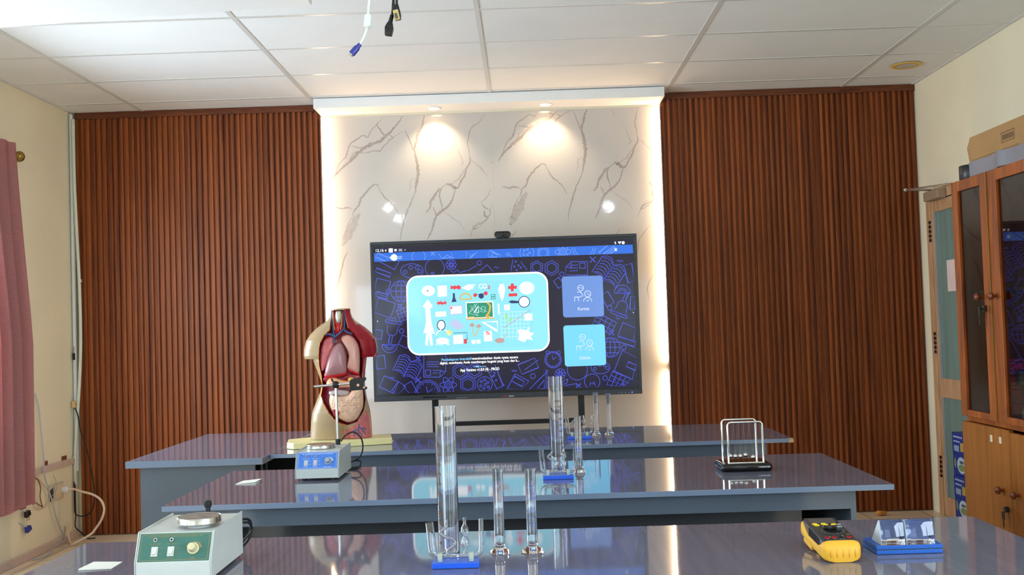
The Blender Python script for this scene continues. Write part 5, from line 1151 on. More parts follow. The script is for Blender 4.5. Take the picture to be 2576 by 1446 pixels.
def small_cylinder(x, y, h, r_, rf, label, mk, ang):
    o = thing('measuring_cylinder', (x, y, ZT), label, 'measuring cylinder', 'glass measuring cylinders on the tables')
    t = 0.0011
    mb = MB(); mb.lathe([(0.0, 0.003), (rf * 0.6, 0.0008), (rf, 0.0008), (rf * 1.02, 0.004), (rf * 0.9, 0.009), (r_ * 1.25, 0.0135), (r_ * 0.96, 0.018), (r_, 0.024), (r_, h - 0.004), (r_ * 1.12, h), (r_ * 1.05, h), (r_ - t, h - 0.006), (r_ - t, 0.026), (r_ * 0.5, 0.021), (0.0, 0.020)], (0, 0, 0), 40, cap=False)
    for v in mb.bm.verts:
        if v.co.z > h - 0.003 and abs(math.atan2(v.co.y, v.co.x) - 0.4) < 0.35: v.co.x *= 1.12; v.co.y *= 1.12
    mb.build('glass_body', M_gl, o, 40, merge=1e-6, local=True)
    mb = MB()
    def W_(a, z): return ((r_ + 0.0003) * math.cos(ang + a / r_), (r_ + 0.0003) * math.sin(ang + a / r_), z)
    for k in range(26):
        z = 0.04 + (h - 0.085) * k / 25; l_ = 0.0085 if k % 5 == 0 else 0.0035
        fill(mb, [(0, z), (l_, z), (l_, z + 0.0006), (0, z + 0.0006)], W_)
        if k % 5 == 0 and k: add_text(mb, str(2 * k), 0.0055, lambda a, c: W_(a - 0.003, z + 0.001 + c), 0.0001)
    add_text(mb, 'ml', 0.006, lambda a, c: W_(a + 0.002, h - 0.034 + c), 0.0001)
    if mk is M_markb:
        for z in (0.070, 0.100, 0.130): stroke(mb, [(a * r_, z) for a in [-PI + 2 * PI * k / 30 for k in range(31)]], 0.0006, W_)
    mb.build('graduation', mk, o, fix=False, local=True); return o
small_cylinder(0.1095, -4.668, 0.203, 0.0128, 0.0240, 'small brown-marked glass measuring cylinder on the nearest table', M_mark2, -PI / 2 + 0.3)
small_cylinder(0.1885, -4.668, 0.202, 0.0130, 0.0275, 'small blue-marked glass measuring cylinder on the nearest table', M_markb, -PI / 2 + 0.3)
small_cylinder(0.371, -3.310, 0.208, 0.0132, 0.0210, 'small glass measuring cylinder, the only slim one on the middle table', M_mark2, -PI / 2 + 0.7)
small_cylinder(0.521, -2.030, 0.210, 0.0122, 0.0230, 'slim glass measuring cylinder on the farthest table, beside the blue-based vessels', M_mark2, -PI / 2 + 0.7)
small_cylinder(0.585, -2.015, 0.202, 0.0128, 0.0235, 'slim glass measuring cylinder on the farthest table, farther right from the blue-based vessels', M_mark2, -PI / 2 + 0.7)
M_bluebase = mat('blue_plastic_base', (34, 92, 222), 0.3, var=0.04)
M_clip = mat('pale_clip', (178, 190, 178), 0.6)
def vessels():
    o = thing('communicating_vessels', (0, 0, ZT), 'linked glass tubes on a blue base', 'glass vessels', 'communicating vessels on blue bases')
    mb = MB(); mb.box(-0.054, 0.054, -0.021, 0.024, 0.0008, 0.013, 0.0012); mb.build('base', M_bluebase, o, local=True)
    for x in (-0.036, 0.036):
        mb = MB(); mb.box(x - 0.005, x + 0.005, -0.007, 0.005, 0.013, 0.0185, 0.0015); mb.box(x - 0.0055, x + 0.0055, -0.009, -0.0035, 0.0185, 0.032, 0.001); mb.box(x - 0.0055, x + 0.0055, 0.0035, 0.006, 0.0185, 0.03, 0.0006); mb.box(x - 0.0055, x + 0.0055, -0.009, 0.006, 0.030, 0.033, 0.0008); mb.build('clip', M_clip, o, local=True)
    mb = MB(); q = smooth_path
    zt_ = 0.0245
    mb.tube(q([(-0.0585, 0, 0.103), (-0.0555, 0, 0.07), (-0.0535, 0, 0.045), (-0.051, 0, 0.033), (-0.044, 0, zt_ + 0.001), (-0.036, 0, zt_), (0.0, 0, zt_), (0.040, 0, zt_), (0.052, 0, zt_ + 0.003), (0.058, 0, 0.034), (0.0595, 0, 0.050), (0.0600, 0, 0.080), (0.0605, 0, 0.108)], 6), [0.0095] * 20 + [0.0075] * 4 + [0.0055] * 49, 16, hollow=0.0013)
    mb.tube(q([(-0.018, 0, 0.029), (-0.018, 0, 0.038), (-0.008, 0, 0.046), (0.0, 0, 0.053), (-0.004, 0, 0.062), (-0.018, 0, 0.067), (-0.031, 0, 0.074), (-0.034, 0, 0.080), (-0.028, 0, 0.086), (-0.020, 0, 0.092), (-0.0185, 0, 0.100), (-0.0185, 0, 0.108)], 5), 0.0038, 12, hollow=0.0010)
    mb.tube([(0.0225, 0, 0.029), (0.0225, 0, 0.042), (0.0225, 0, 0.046), (0.0225, 0, 0.052), (0.0225, 0, 0.057), (0.0225, 0, 0.062), (0.0225, 0, 0.066), (0.0225, 0, 0.069), (0.0225, 0, 0.073), (0.0225, 0, 0.079), (0.0225, 0, 0.084), (0.0225, 0, 0.089), (0.0225, 0, 0.093), (0.0225, 0, 0.097), (0.0225, 0, 0.112)], [0.0038, 0.0038, 0.0062, 0.0088, 0.0092, 0.0080, 0.0050, 0.0038, 0.0062, 0.0090, 0.0095, 0.0085, 0.0058, 0.0042, 0.0042], 16, hollow=0.0010)
    mb.build('glass_tubes', M_gl, o, 50, local=True); return o
v = vessels()
for i, (x, y, lb) in enumerate(((0.0115, -4.795, 'linked glass tubes on a blue base, on the nearest table'), (0.288, -3.452, 'linked glass tubes on a blue base, on the middle table'), (0.430, -2.162, 'linked glass tubes on a blue base, on the farthest table'))):
    o = v if i == 0 else copy_tree(v)
    o.location = (x, y, ZT); o['label'] = lb

# ------------------------------------------------------------------ swinging ball cradle
M_gblack = mat('glossy_black', (16, 12, 14), 0.06, var=0.0); M_brownp = mat('brown_mirror', (66, 42, 30), 0.08, var=0.05)
o = thing('newtons_cradle', (0.967, -3.345, ZT), 'swinging ball cradle with silver frame on a black base, on the middle table', 'desk toy')
def C(x, y, z): return (x, y, z)
mb = MB(); mb.box(-0.092, 0.092, -0.082, 0.078, 0.0008, 0.0290, 0.012, 4); mb.build('base', M_gblack, o, 40, local=True)
mb = MB(); mb.box(-0.072, 0.072, -0.060, 0.055, 0.0290, 0.0296); mb.build('base_plate', M_brownp, o, local=True)
for y in (-0.062, 0.050):
    mb = MB(); hx = 0.0625; zt_ = 0.176
    mb.tube([(-hx, y, 0.0290), (-hx, y, zt_ - 0.012)] + [(-hx + 0.012 - 0.012 * math.cos(a), y, zt_ - 0.012 + 0.012 * math.sin(a)) for a in (PI / 8, PI / 4, 3 * PI / 8)] + [(-hx + 0.012, y, zt_), (hx - 0.012, y, zt_)] + [(hx - 0.012 + 0.012 * math.sin(a), y, zt_ - 0.012 + 0.012 * math.cos(a)) for a in (PI / 8, PI / 4, 3 * PI / 8)] + [(hx, y, zt_ - 0.012), (hx, y, 0.0290)], 0.0038, 12)
    mb.build('frame', M_chrome, o, 50, local=True)
mb = MB(); mb.tube([(-0.0625, -0.064, 0.0305), (0.0625, -0.064, 0.0305)], 0.003, 10); mb.build('front_rail', M_chrome, o, 50, local=True)
for i, (bx, by, bz_) in enumerate(((-0.044, 0.0, 0.048), (-0.026, 0.0, 0.047), (-0.0075, 0.0, 0.047), (0.012, 0.004, 0.050), (0.0375, -0.008, 0.043))):
    mb = MB(); mb.ball((bx, by, bz_), 0.0085, u=20, v=14); bl = mb.build('ball', M_chrome, o, 60, local=True)
    mb = MB()
    for y in (-0.062, 0.050): mb.tube([(bx, by, bz_ + 0.0085), (-0.040 + 0.019 * i, y, 0.173)], 0.00012, 5)
    mb.build('thread', mat('clear_thread', (190, 190, 186), 0.4, var=0) if i == 0 else bpy.data.materials['clear_thread'], bl, 60, local=True)

# ------------------------------------------------------------------ yellow digital meter
M_hol = mat('yellow_rubber_holster', (234, 176, 52), 0.45, var=0.03); M_mface = mat('black_meter_face', (34, 34, 36), 0.4, var=0.08); M_mside = mat('grey_meter_side', (74, 70, 84), 0.35, var=0.05)
M_lcd = mat('dull_screen', (84, 78, 78), 0.15, var=0.05); M_ybtn = mat('yellow_button', (238, 206, 44), 0.3, var=0.02)
mt = thing('multimeter', (0.877, -4.765, ZT), 'yellow and black digital multimeter lying on the nearest table', 'meter')
TILT = Matrix.Rotation(math.radians(6.5), 4, 'X')
def mbuild(mb, name, m, par, sm=None, fix=True):
    bmesh.ops.transform(mb.bm, matrix=Matrix.Translation((0, 0, 0.0345)) @ TILT, verts=mb.bm.verts); return mb.build(name, m, par, sm, local=True, fix=fix)
mb = MB()
# holster: rounded loft along the length, fat at the near end
secs = [(-0.106, 0.026, 0.010), (-0.102, 0.037, 0.0165), (-0.095, 0.0425, 0.0205), (-0.085, 0.0435, 0.0218), (-0.070, 0.0430, 0.0170), (-0.05, 0.0425, 0.0125), (0.04, 0.0425, 0.0105), (0.070, 0.0435, 0.0160), (0.085, 0.0435, 0.020), (0.094, 0.0415, 0.0185), (0.099, 0.036, 0.013)]
rings = []
for y, hw, hh in secs:
    zc = -0.0218 + hh; ring = []
    for k in range(40):
        a = 2 * PI * k / 40; c_, s_ = math.cos(a), math.sin(a); e = 0.42
        px_ = hw * math.copysign(abs(c_) ** e, c_); pz = zc + hh * math.copysign(abs(s_) ** e, s_)
        ring.append(mb.bm.verts.new((px_, y, pz)))
    rings.append(ring)
for A, B in zip(rings, rings[1:]):
    for k in range(40): mb.bm.faces.new((A[k], A[(k + 1) % 40], B[(k + 1) % 40], B[k]))
mb.bm.faces.new(rings[0][::-1]); mb.bm.faces.new(rings[-1])
hol = mbuild(mb, 'holster', M_hol, mt, 45)
for k in range(5):
    mb = MB(); x = -0.026 + 0.0135 * k; mb.tube(smooth_path([(x, -0.0955, 0.012), (x, -0.1032, 0.006), (x, -0.1068, -0.003), (x, -0.1050, -0.011), (x, -0.098, -0.0195)], 4), 0.0013, 6); mbuild(mb, 'grip_rib', M_hol, hol, 60)
mb = MB(); mb.box(-0.0385, 0.0385, -0.085, 0.088, -0.016, 0.0190, 0.003, 2); mbuild(mb, 'meter_side', M_mside, mt, 40)
mb = MB()
for k in range(9): mb.box(-0.0400, -0.0386, -0.055 + 0.010 * k, -0.051 + 0.010 * k, -0.004, 0.017)
mbuild(mb, 'side_grip', M_mface, mt)
mb = MB(); mb.prism(rrect(-0.037, -0.084, 0.037, 0.087, 0.004, 4), 'z', 0.0190, 0.0215, 0.0008); face = mbuild(mb, 'meter_face', M_mface, mt, 40)
mb = MB(); mb.box(-0.030, 0.030, 0.043, 0.080, 0.0215, 0.0219); mbuild(mb, 'display', M_lcd, face)
for x, y in ((-0.024, 0.034), (-0.021, 0.0255), (-0.004, 0.034), (-0.001, 0.0255), (0.018, 0.0285)):
    mb = MB(); mb.lathe([(0.0062, 0.0), (0.0060, 0.0022), (0.0045, 0.0030), (0.0, 0.0032)], (0, 0, 0), 18, cap=False)
    for v in mb.bm.verts: v.co.y *= 0.55
    bmesh.ops.translate(mb.bm, vec=(x, y, 0.0215), verts=mb.bm.verts); mbuild(mb, 'button', M_ybtn, face, 40)
mb = MB(); mb.lathe([(0.0055, 0.0), (0.0052, 0.0018), (0.0, 0.0022)], (0.0335 - 0.003, 0.0275, 0.0215), 16, cap=False); mbuild(mb, 'grey_button', M_kgrey, face, 40)
mb = MB(); mb.cyl((0.004, -0.012, 0.0215), (0.004, -0.012, 0.0245), 0.021, seg=36); mb.hexa([(-0.019, -0.016, 0.0245), (0.027, -0.016, 0.0245), (0.027, -0.008, 0.0245), (-0.019, -0.008, 0.0245), (-0.018, -0.0145, 0.0335), (0.026, -0.0145, 0.0335), (0.026, -0.0095, 0.0335), (-0.018, -0.0095, 0.0335)], 0.0012); mbuild(mb, 'selector_dial', M_gblack, face, 40)
for x in (-0.024, -0.008, 0.008, 0.026):
    mb = MB(); mb.tube([(x, -0.066, 0.0215), (x, -0.066, 0.0232)], 0.0052, 16, hollow=0.0016); mbuild(mb, 'socket', M_black if x == 0.008 else M_red, face, 40)
mb = MB(); fl = lambda x, y: (lambda a, c: (x + a, y + c, 0.02165))
mb.mi = 0
for k in range(16):
    a = PI * (0.05 + 1.9 * k / 15) - PI / 2 + 0.0; 
    add_text(mb, ('V', '2', '20', '200', 'mA', '2k', '20k', 'M', 'Hz', 'hFE', '2', '20', '200', '10A', 'A', 'V')[k], 0.0042, fl(0.004 + 0.027 * math.cos(a) * (0.95), -0.012 + 0.0262 * math.sin(a)))
add_text(mb, 'COM', 0.0045, fl(0.008, -0.0745)); add_text(mb, '10A', 0.0045, fl(-0.024, -0.0745)); add_text(mb, 'mA', 0.0045, fl(-0.008, -0.0745)); add_text(mb, 'HOLD', 0.004, fl(0.006, 0.0395)); add_text(mb, 'POWER', 0.004, fl(-0.026, 0.0395))
stroke(mb, circ(0.0045, -0.012, 0.0232, 40), 0.0005, fl(0, 0), True); stroke(mb, circ(0.0305, 0.0275, 0.0075, 20, PI * 0.3, PI * 1.5), 0.0007, fl(0, 0))
mb.mi = 1; fill(mb, [(0.012, -0.056), (0.017, -0.056), (0.0145, -0.0515)], fl(0, 0)); fill(mb, [(-0.018, -0.060), (-0.013, -0.060), (-0.0155, -0.0555)], fl(0, 0)); add_text(mb, 'VΩ', 0.0065, fl(0.030, -0.045)); fill(mb, [(0.026, 0.016), (0.031, 0.016), (0.0285, 0.0195)], fl(0, 0))
mbuild(mb, 'face_print', [mat('pale_face_print', (186, 188, 186), 0.5), M_ybtn], face, fix=False)
mb = MB(); mb.box(-0.030, 0.030, -0.02, 0.078, -0.0325, -0.0215, 0.002); mb.box(-0.041, -0.030, 0.005, 0.072, -0.030, -0.019, 0.002); mbuild(mb, 'tilt_stand', M_hol, mt, 40)

# ------------------------------------------------------------------ acrylic prisms on a blue block
M_blk = mat('blue_block', (28, 92, 186), 0.35, var=0.04); M_acr = mat('clear_acrylic', (252, 253, 255), 0.015, var=0, trans=1.0, ior=1.49); M_frost = mat('frosted_acrylic', (208, 220, 230), 0.45, var=0.05, scale=30)
ky = 0.0
kit = thing('optics_base', (1.0485, -4.752, ZT), 'blue two-layer base block under the clear prisms, on the nearest table', 'block')
mb = MB(); mb.box(-0.0755, 0.0755, -0.050, 0.048, 0.0008, 0.0098, 0.001); mb.build('lower_board', M_blk, kit, local=True)
mb = MB(); mb.box(-0.0750, 0.0750, -0.049, 0.047, 0.0098, 0.0116); mb.build('green_gasket', mat('dark_green_gasket', (28, 54, 46), 0.5, var=0.3, scale=90), kit, local=True)
mb = MB(); mb.box(-0.0755, 0.0755, -0.050, 0.048, 0.0116, 0.0205, 0.001); mb.build('upper_board', M_blk, kit, local=True)
zb = ZT + 0.0207
for x0, x1, side in ((0.986, 1.0405, 'left of the pair with frosted end'), (1.0435, 1.108, 'right of the pair and longer')):
    o = thing('prism', ((x0 + x1) / 2, -4.765, zb), 'clear acrylic prism on the blue block, ' + side, 'prism', 'prisms on the blue block')
    prof = [(-0.036, 0.0), (-0.025, 0.050), (-0.020, 0.0545), (-0.015, 0.053), (0.034, 0.003), (0.034, 0.0)]
    mb = MB(); mb.prism([(-4.765 + a, zb + c) for a, c in prof], 'x', x0 + 0.0006, x1 - 0.0006, 0.0008); mb.build('prism_body', M_acr, o, 30)
    for xe, nm in ((x0, 'end_face'), (x1, 'end_face')):
        if xe == x1: continue
        mb = MB(); mb.prism([(-4.765 + a, zb + c) for a, c in prof], 'x', xe + (0 if xe == x0 else -0.0006), xe + (0.0006 if xe == x0 else 0)); mb.build(nm, M_frost, o)
o = thing('paper_note', (1.03, -4.735, ZT + 0.0205), 'scrap of pale paper lying behind the clear prisms', 'paper')
mb = MB(); mb.hexa([(1.018, -4.730, zb), (1.052, -4.730, zb), (1.050, -4.716, zb), (1.018, -4.714, zb), (1.018, -4.730, zb + 0.0004), (1.052, -4.730, zb + 0.0004), (1.050, -4.716, zb + 0.0004), (1.018, -4.714, zb + 0.0004)])
mb.build('note', mat('note_paper', (226, 228, 224), 0.7), o)

# ------------------------------------------------------------------ papers on the tables
M_pap = mat('white_paper', (232, 230, 220), 0.7, var=0.02)
mb = MB(); c = [(-0.894, -4.718), (-0.817, -4.712), (-0.818, -4.640), (-0.893, -4.630)]
mb.hexa([(x, y, ZT + 0.0006) for x, y in c] + [(x, y, ZT + 0.0022 + (0.002 if k == 0 else 0)) for k, (x, y) in enumerate(c)]); tag(mb.build('paper_card', M_pap), 'blank white card lying on the nearest table left of the green stirrer', 'paper')
o = thing('folded_paper', (-0.855, -3.315, ZT), 'folded white slip of paper on the middle table left of the blue stirrer', 'paper')
mb = MB(); c = [(-0.894, -3.350), (-0.818, -3.362), (-0.818, -3.290), (-0.888, -3.282)]
mb.hexa([(x, y, ZT + 0.0006) for x, y in c] + [(x, y, ZT + 0.0020) for x, y in c]); mb.build('lower_leaf', M_pap, o)
mb = MB(); mb.hexa([(-0.893, -3.346, ZT + 0.0021), (-0.822, -3.350, ZT + 0.0060), (-0.816, -3.276, ZT + 0.0085), (-0.886, -3.272, ZT + 0.0021), (-0.893, -3.346, ZT + 0.0030), (-0.822, -3.350, ZT + 0.0068), (-0.816, -3.276, ZT + 0.0093), (-0.886, -3.272, ZT + 0.0030)]); mb.build('upper_leaf', M_pap, o)

# ------------------------------------------------------------------ cables hanging from the ceiling
Yc = -4.75
M_wcab = mat('white_cable', (214, 222, 220), 0.4, var=0.02); M_bluep = mat('blue_connector', (48, 56, 138), 0.35, var=0.05); M_gold = mat('gold_plate', (196, 178, 120), 0.35, metal=0.6, var=0.1)
def AY(a, c, dy=0.0): p = atY(a, c, Yc + dy); return (p.x, p.y, p.z)
o = thing('video_cable', AY(930, 0), 'white video cable with a blue plug dangling from the ceiling', 'cable')
top = AY(930, 0)
mb = MB(); mb.tube(smooth_path([(top[0] + 0.03, Yc, H), (top[0] + 0.012, Yc, 2.5), AY(930, -40), AY(927, 20), AY(926, 40), AY(924, 66), AY(916, 92), AY(905, 112)], 8), 0.0029, 10); mb.build('cable', M_wcab, o, 60)
mb = MB(); a, c = Vector(AY(926.5, 36)), Vector(AY(923.5, 69)); mb.tube([a, a.lerp(c, 0.08), a.lerp(c, 0.9), c], [0.0065, 0.0088, 0.0088, 0.006], 20); mb.build('ferrite_core', M_wcab, o, 40)
pl_ = Vector(AY(906, 111)); pe = Vector(AY(883, 138)); d = (pe - pl_).normalized()
mb = MB(); mb.tube([pl_, pl_.lerp(pe, 0.22), pl_.lerp(pe, 0.34), pl_.lerp(pe, 0.92), pl_.lerp(pe, 0.94)], [0.0052, 0.0056, 0.0078, 0.0082, 0.006], 16); plug = mb.build('plug', M_bluep, o, 40)
mb = MB(); mb.tube([pl_.lerp(pe, 0.93), pl_.lerp(pe, 1.04)], [0.0058, 0.0056], 14); mb.build('plug_shell', M_steel, plug, 40)
o = thing('black_video_cable', AY(996, 0), 'black cable with a gold-faced connector dangling from the ceiling', 'cable')
mb = MB(); mb.tube(smooth_path([(AY(998, 0)[0] + 0.02, Yc + 0.01, H), (AY(998, 0)[0] + 0.008, Yc + 0.01, 2.5), AY(998, -30, 0.01), AY(997, 14, 0.01)], 8), 0.0032, 10); mb.build('cable', M_black, o, 60)
a = Vector(AY(995, 12, 0.01)); c = Vector(AY(1001, 50, 0.01)); d = (c - a).normalized(); s = d.cross(Vector((0, 1, 0))).normalized(); t = Vector((0, 1, 0))
def obox(a, c, w0, w1, t0, t1):
    d = (c - a).normalized(); s = Vector((d.z, 0, -d.x)).normalized(); t = d.cross(s)
    return [a - s * w0 - t * t0, a + s * w0 - t * t0, a + s * w0 + t * t0, a - s * w0 + t * t0, c - s * w1 - t * t1, c + s * w1 - t * t1, c + s * w1 + t * t1, c - s * w1 + t * t1]
mb = MB(); mb.hexa(obox(a, c.lerp(a, 0.35), 0.0068, 0.0092, 0.006, 0.010), 0.001); mb.hexa(obox(c.lerp(a, 0.35), c, 0.0092, 0.0070, 0.010, 0.008), 0.001); cn = mb.build('connector', M_black, o, 40)
a2 = Vector(AY(994.5, 25, -0.003)); c2 = Vector(AY(1000.5, 50, -0.003)); mb = MB(); mb.hexa(obox(a2, c2, 0.0062, 0.0062, 0.003, 0.003), 0.0008); gf = mb.build('gold_face', M_gold, cn)
a3 = Vector(AY(995, 33, -0.007)); c3 = Vector(AY(998.5, 46, -0.007)); mb = MB(); mb.hexa(obox(a3, c3, 0.003, 0.003, 0.0008, 0.0008)); mb.build('pin_field', M_mside, gf)
o = thing('power_lead', AY(989, 0, 0.02), 'black mains lead with a hanging appliance socket, dangling from the ceiling', 'cable')
mb = MB(); mb.tube(smooth_path([(AY(989, 0)[0] + 0.01, Yc + 0.025, H), (AY(989, 0)[0], Yc + 0.025, 2.5), AY(989, -30, 0.025), AY(989, 10, 0.025), AY(987, 36, 0.022), AY(983, 52, 0.02)], 8), 0.0034, 10); mb.build('cable', M_black, o, 60)
mb = MB(); a = Vector(AY(986, 38, 0.02)); c = Vector(AY(982, 56, 0.02)); mb.tube([a, c], [0.0045, 0.0056], 12); mb.hexa(obox(c, Vector(AY(979, 72, 0.02)), 0.0055, 0.0105, 0.006, 0.009), 0.0012); mb.hexa(obox(Vector(AY(979, 72, 0.02)), Vector(AY(977, 90, 0.02)), 0.0098, 0.0082, 0.009, 0.008), 0.0012); mb.build('socket', M_black, o, 40)

# ------------------------------------------------------------------ curtain at the left window
M_curt = mat('dusty_rose_curtain', (204, 142, 142), 0.75, var=0.08, scale=30, stretch=(1, 1, 6), bump=0.1, bscale=160)
cu = thing('curtain', (-2.80, -1.2, 2.46), 'dusty rose curtain hanging in folds at the left window', 'curtain')
mb = MB(); NY, NZ = 150, 40; g = []
for j in range(NZ + 1):
    t = j / NZ; z = 2.515 - (2.515 - 0.345) * t; row = []
    yr = -0.985 + 0.128 * (min(1, t / 0.55) ** 1.3)          # the near-corner edge drifts toward the corner as it falls
    for i in range(NY + 1):
        s = i / NY; y = yr - 0.58 * s
        amp = 0.010 + 0.022 * min(1, t * 2.2)
        x = -2.826 + amp * math.sin(s * 30 + 0.6 * math.sin(s * 9)) + 0.005 * math.sin(s * 13 + t * 3) + 0.008 * t
        row.append(mb.bm.verts.new((x, y, z + (0.012 * math.sin(s * 30) if j == NZ else 0))))
    g.append(row)
for j in range(NZ):
    for i in range(NY): mb.bm.faces.new((g[j][i], g[j][i + 1], g[j + 1][i + 1], g[j + 1][i]))
bmesh.ops.solidify(mb.bm, geom=mb.bm.faces[:], thickness=0.003)
mb.build('cloth', M_curt, cu, 60)
rd = thing('curtain_rod', (-2.80, -0.93, 2.455), 'brass curtain rod with a round patterned finial beside the curtain', 'curtain rod')
mb = MB(); mb.cyl((-2.862, -3.1, 2.458), (-2.862, -0.900, 2.458), 0.012, seg=16); mb.build('rod', M_brass, rd, 40)
mb = MB(); mb.lathe([(0.012, -0.03), (0.017, -0.025), (0.017, -0.018), (0.011, -0.014), (0.011, -0.006), (0.024, 0.0), (0.031, 0.012), (0.034, 0.024), (0.030, 0.036), (0.020, 0.046), (0.006, 0.051), (0.0, 0.051)], (-2.862, -0.885, 2.458), 24, 'y'); mb.build('finial', M_brass, rd, 40)
mb = MB(); mb.box(XL + 0.001, -2.86, -0.945, -0.933, 2.44, 2.475, 0.002); mb.build('bracket', M_brass, rd)

# ------------------------------------------------------------------ pipes, leads and sockets in the left corner
M_pipe = mat('white_conduit', (212, 214, 212), 0.4, var=0.03); M_pipe2 = mat('greenish_conduit', (206, 212, 196), 0.4, var=0.03); M_beige = mat('beige_cable', (216, 190, 160), 0.4, var=0.03); M_greyc = mat('grey_cable', (176, 178, 184), 0.45, var=0.04); M_brown = mat('brown_cable', (128, 72, 54), 0.4)
Yp = -0.075
def PY(a, c, Y=Yp): p = atY(a, c, Y); return (max(p.x, XL + 0.016), p.y, p.z)
p0, p1 = PY(177, 288), PY(176, 1185)
mb = MB(); mb.tube([p0, PY(177, 500), PY(175, 800), p1], 0.0125, 12); tag(mb.build('conduit', M_pipe, smooth=60), 'straight white conduit pipe standing in the left corner', 'pipe')
mb = MB(); mb.tube(smooth_path([PY(184, 300, -0.10), PY(187, 450, -0.10), PY(194, 600, -0.10), PY(200, 720, -0.10), PY(203, 860, -0.10), PY(199, 980, -0.10), PY(192, 1080, -0.10), PY(188, 1160, -0.10), PY(186, 1218, -0.10)], 6), 0.0105, 12); o = mb.build('flexible_conduit', M_pipe2, smooth=60); tag(o, 'pale greenish conduit bowing out along the edge of the left slats', 'pipe')
mb = MB(); a = Vector(PY(187, 1148, -0.10)); mb.tube([a, Vector(PY(186.5, 1164, -0.10))], 0.0135, 12); mb.build('coupling', M_pipe2, o, 50); mb = MB(); mb.tube([PY(200, 703, -0.10), PY(201, 710, -0.10)], 0.0135, 12); mb.build('coupling', M_pipe2, o, 50)
mb = MB(); mb.box(XL + 0.001, XL + 0.022, -0.062, -0.044, 0.5, 2.80, 0.002); mb.build('corner_duct', M_pipe).name = 'corner_duct'; tag(bpy.data.objects['corner_duct'], 'narrow grey-white duct running up the left wall by the corner', 'cable duct')
# black lead from the tan connector
o = thing('tan_connector_lead', PY(186, 1016, -0.09), 'black lead hanging in a loop from a tan connector in the left corner', 'cable')
mb = MB(); mb.box(PY(182, 1016, -0.11)[0], PY(192, 1016, -0.11)[0], -0.135, -0.112, PY(186, 1025, -0.11)[2], PY(186, 1008, -0.11)[2], 0.003); mb.build('connector', mat('tan_plastic', (206, 170, 106), 0.5), o)
mb = MB(); mb.tube(smooth_path([PY(188, 1025, -0.12), PY(196, 1045, -0.12), PY(203, 1085, -0.12), PY(218, 1130, -0.12), PY(226, 1165, -0.12), PY(236, 1220, -0.12), PY(237, 1262, -0.12), PY(228, 1288, -0.12), PY(208, 1298, -0.12), PY(190, 1292, -0.12), PY(179, 1270, -0.12), PY(177, 1235, -0.12), PY(184, 1212, -0.12)], 8), 0.0042, 8); mb.build('lead', M_rub, o, 60)
o = thing('black_floor_lead', PY(185, 1215, -0.1), 'black lead running down the corner to the floor below the slats', 'cable')
mb = MB(); mb.tube(smooth_path([PY(186, 1214, -0.105), PY(181, 1240, -0.105), PY(178, 1270, -0.105), PY(181, 1300, -0.105), PY(188, 1325, -0.11), PY(205, 1340, -0.13), (atZ(225, 1352, 0.006).x, -0.16, 0.006), (atZ(245, 1350, 0.006).x, -0.15, 0.006)], 8), 0.0042, 8); mb.build('lead', M_rub, o, 60)
o = thing('corner_switch', PY(184, 895, -0.09), 'small black connector hanging high in the left corner', 'connector')
mb = MB(); mb.box(PY(181, 897, -0.09)[0], PY(189, 897, -0.09)[0], -0.112, -0.09, PY(185, 905, -0.09)[2], PY(185, 888, -0.09)[2], 0.002); mb.build('plug', M_black, o); mb = MB(); mb.tube(smooth_path([PY(185, 889, -0.10), PY(186, 880, -0.10), PY(180, 872, -0.09)], 6), 0.0018, 8); mb.build('lead', M_brown, o, 60)
# wall socket and its loop
XW = XL
def PX(a, c, dx=0.0): p = atX(a, c, XW + dx); return (XW + dx, p.y, p.z)
ys0, ys1 = PX(121, 1235)[1], PX(156, 1235)[1]
so = thing('wall_socket', (XW, (ys0 + ys1) / 2, PX(138, 1236)[2]), 'cracked white wall socket low on the left wall', 'socket')
mb = MB(); zc = PX(138, 1236)[2]; mb.box(XW + 0.0005, XW + 0.012, ys0, ys1, zc - 0.055, zc + 0.05, 0.003); mb.build('back_box', mat('faded_box', (196, 196, 176), 0.6, var=0.15, scale=40), so)
mb = MB(); mb.box(XW + 0.012, XW + 0.018, PX(133, 1236)[1], PX(153, 1236)[1], zc - 0.05, zc + 0.045, 0.002); mb.build('face_plate', mat('cream_plastic', (220, 202, 166), 0.5), so)
mb = MB(); y0, y1 = PX(121, 1235)[1], PX(128, 1235)[1]; mb.hexa([(XW + 0.012, y0, zc - 0.05), (XW + 0.016, y0, zc - 0.05), (XW + 0.016, y1, zc - 0.03), (XW + 0.012, y1, zc - 0.03), (XW + 0.012, y0, zc + 0.02), (XW + 0.016, y0, zc + 0.02), (XW + 0.016, y1, zc + 0.03), (XW + 0.012, y1, zc + 0.03)]); mb.build('open_gap', mat('dark_gap', (70, 60, 52), 0.8), so)
o = thing('beige_cable', PX(152, 1232, 0.02), 'thick beige cable looping from a white plug in the wall socket to the floor', 'cable')
pz = PX(151, 1232)[2]; py = PX(151, 1232)[1]
mb = MB(); mb.lathe([(0.021, 0.0185), (0.022, 0.022), (0.022, 0.045), (0.018, 0.052), (0.008, 0.056)], (XW, py, pz), 20, 'x'); mb.build('plug', mat('white_plug', (226, 226, 226), 0.4), o, 40)
fx = lambda a, c: atZ(a, c, 0.008)
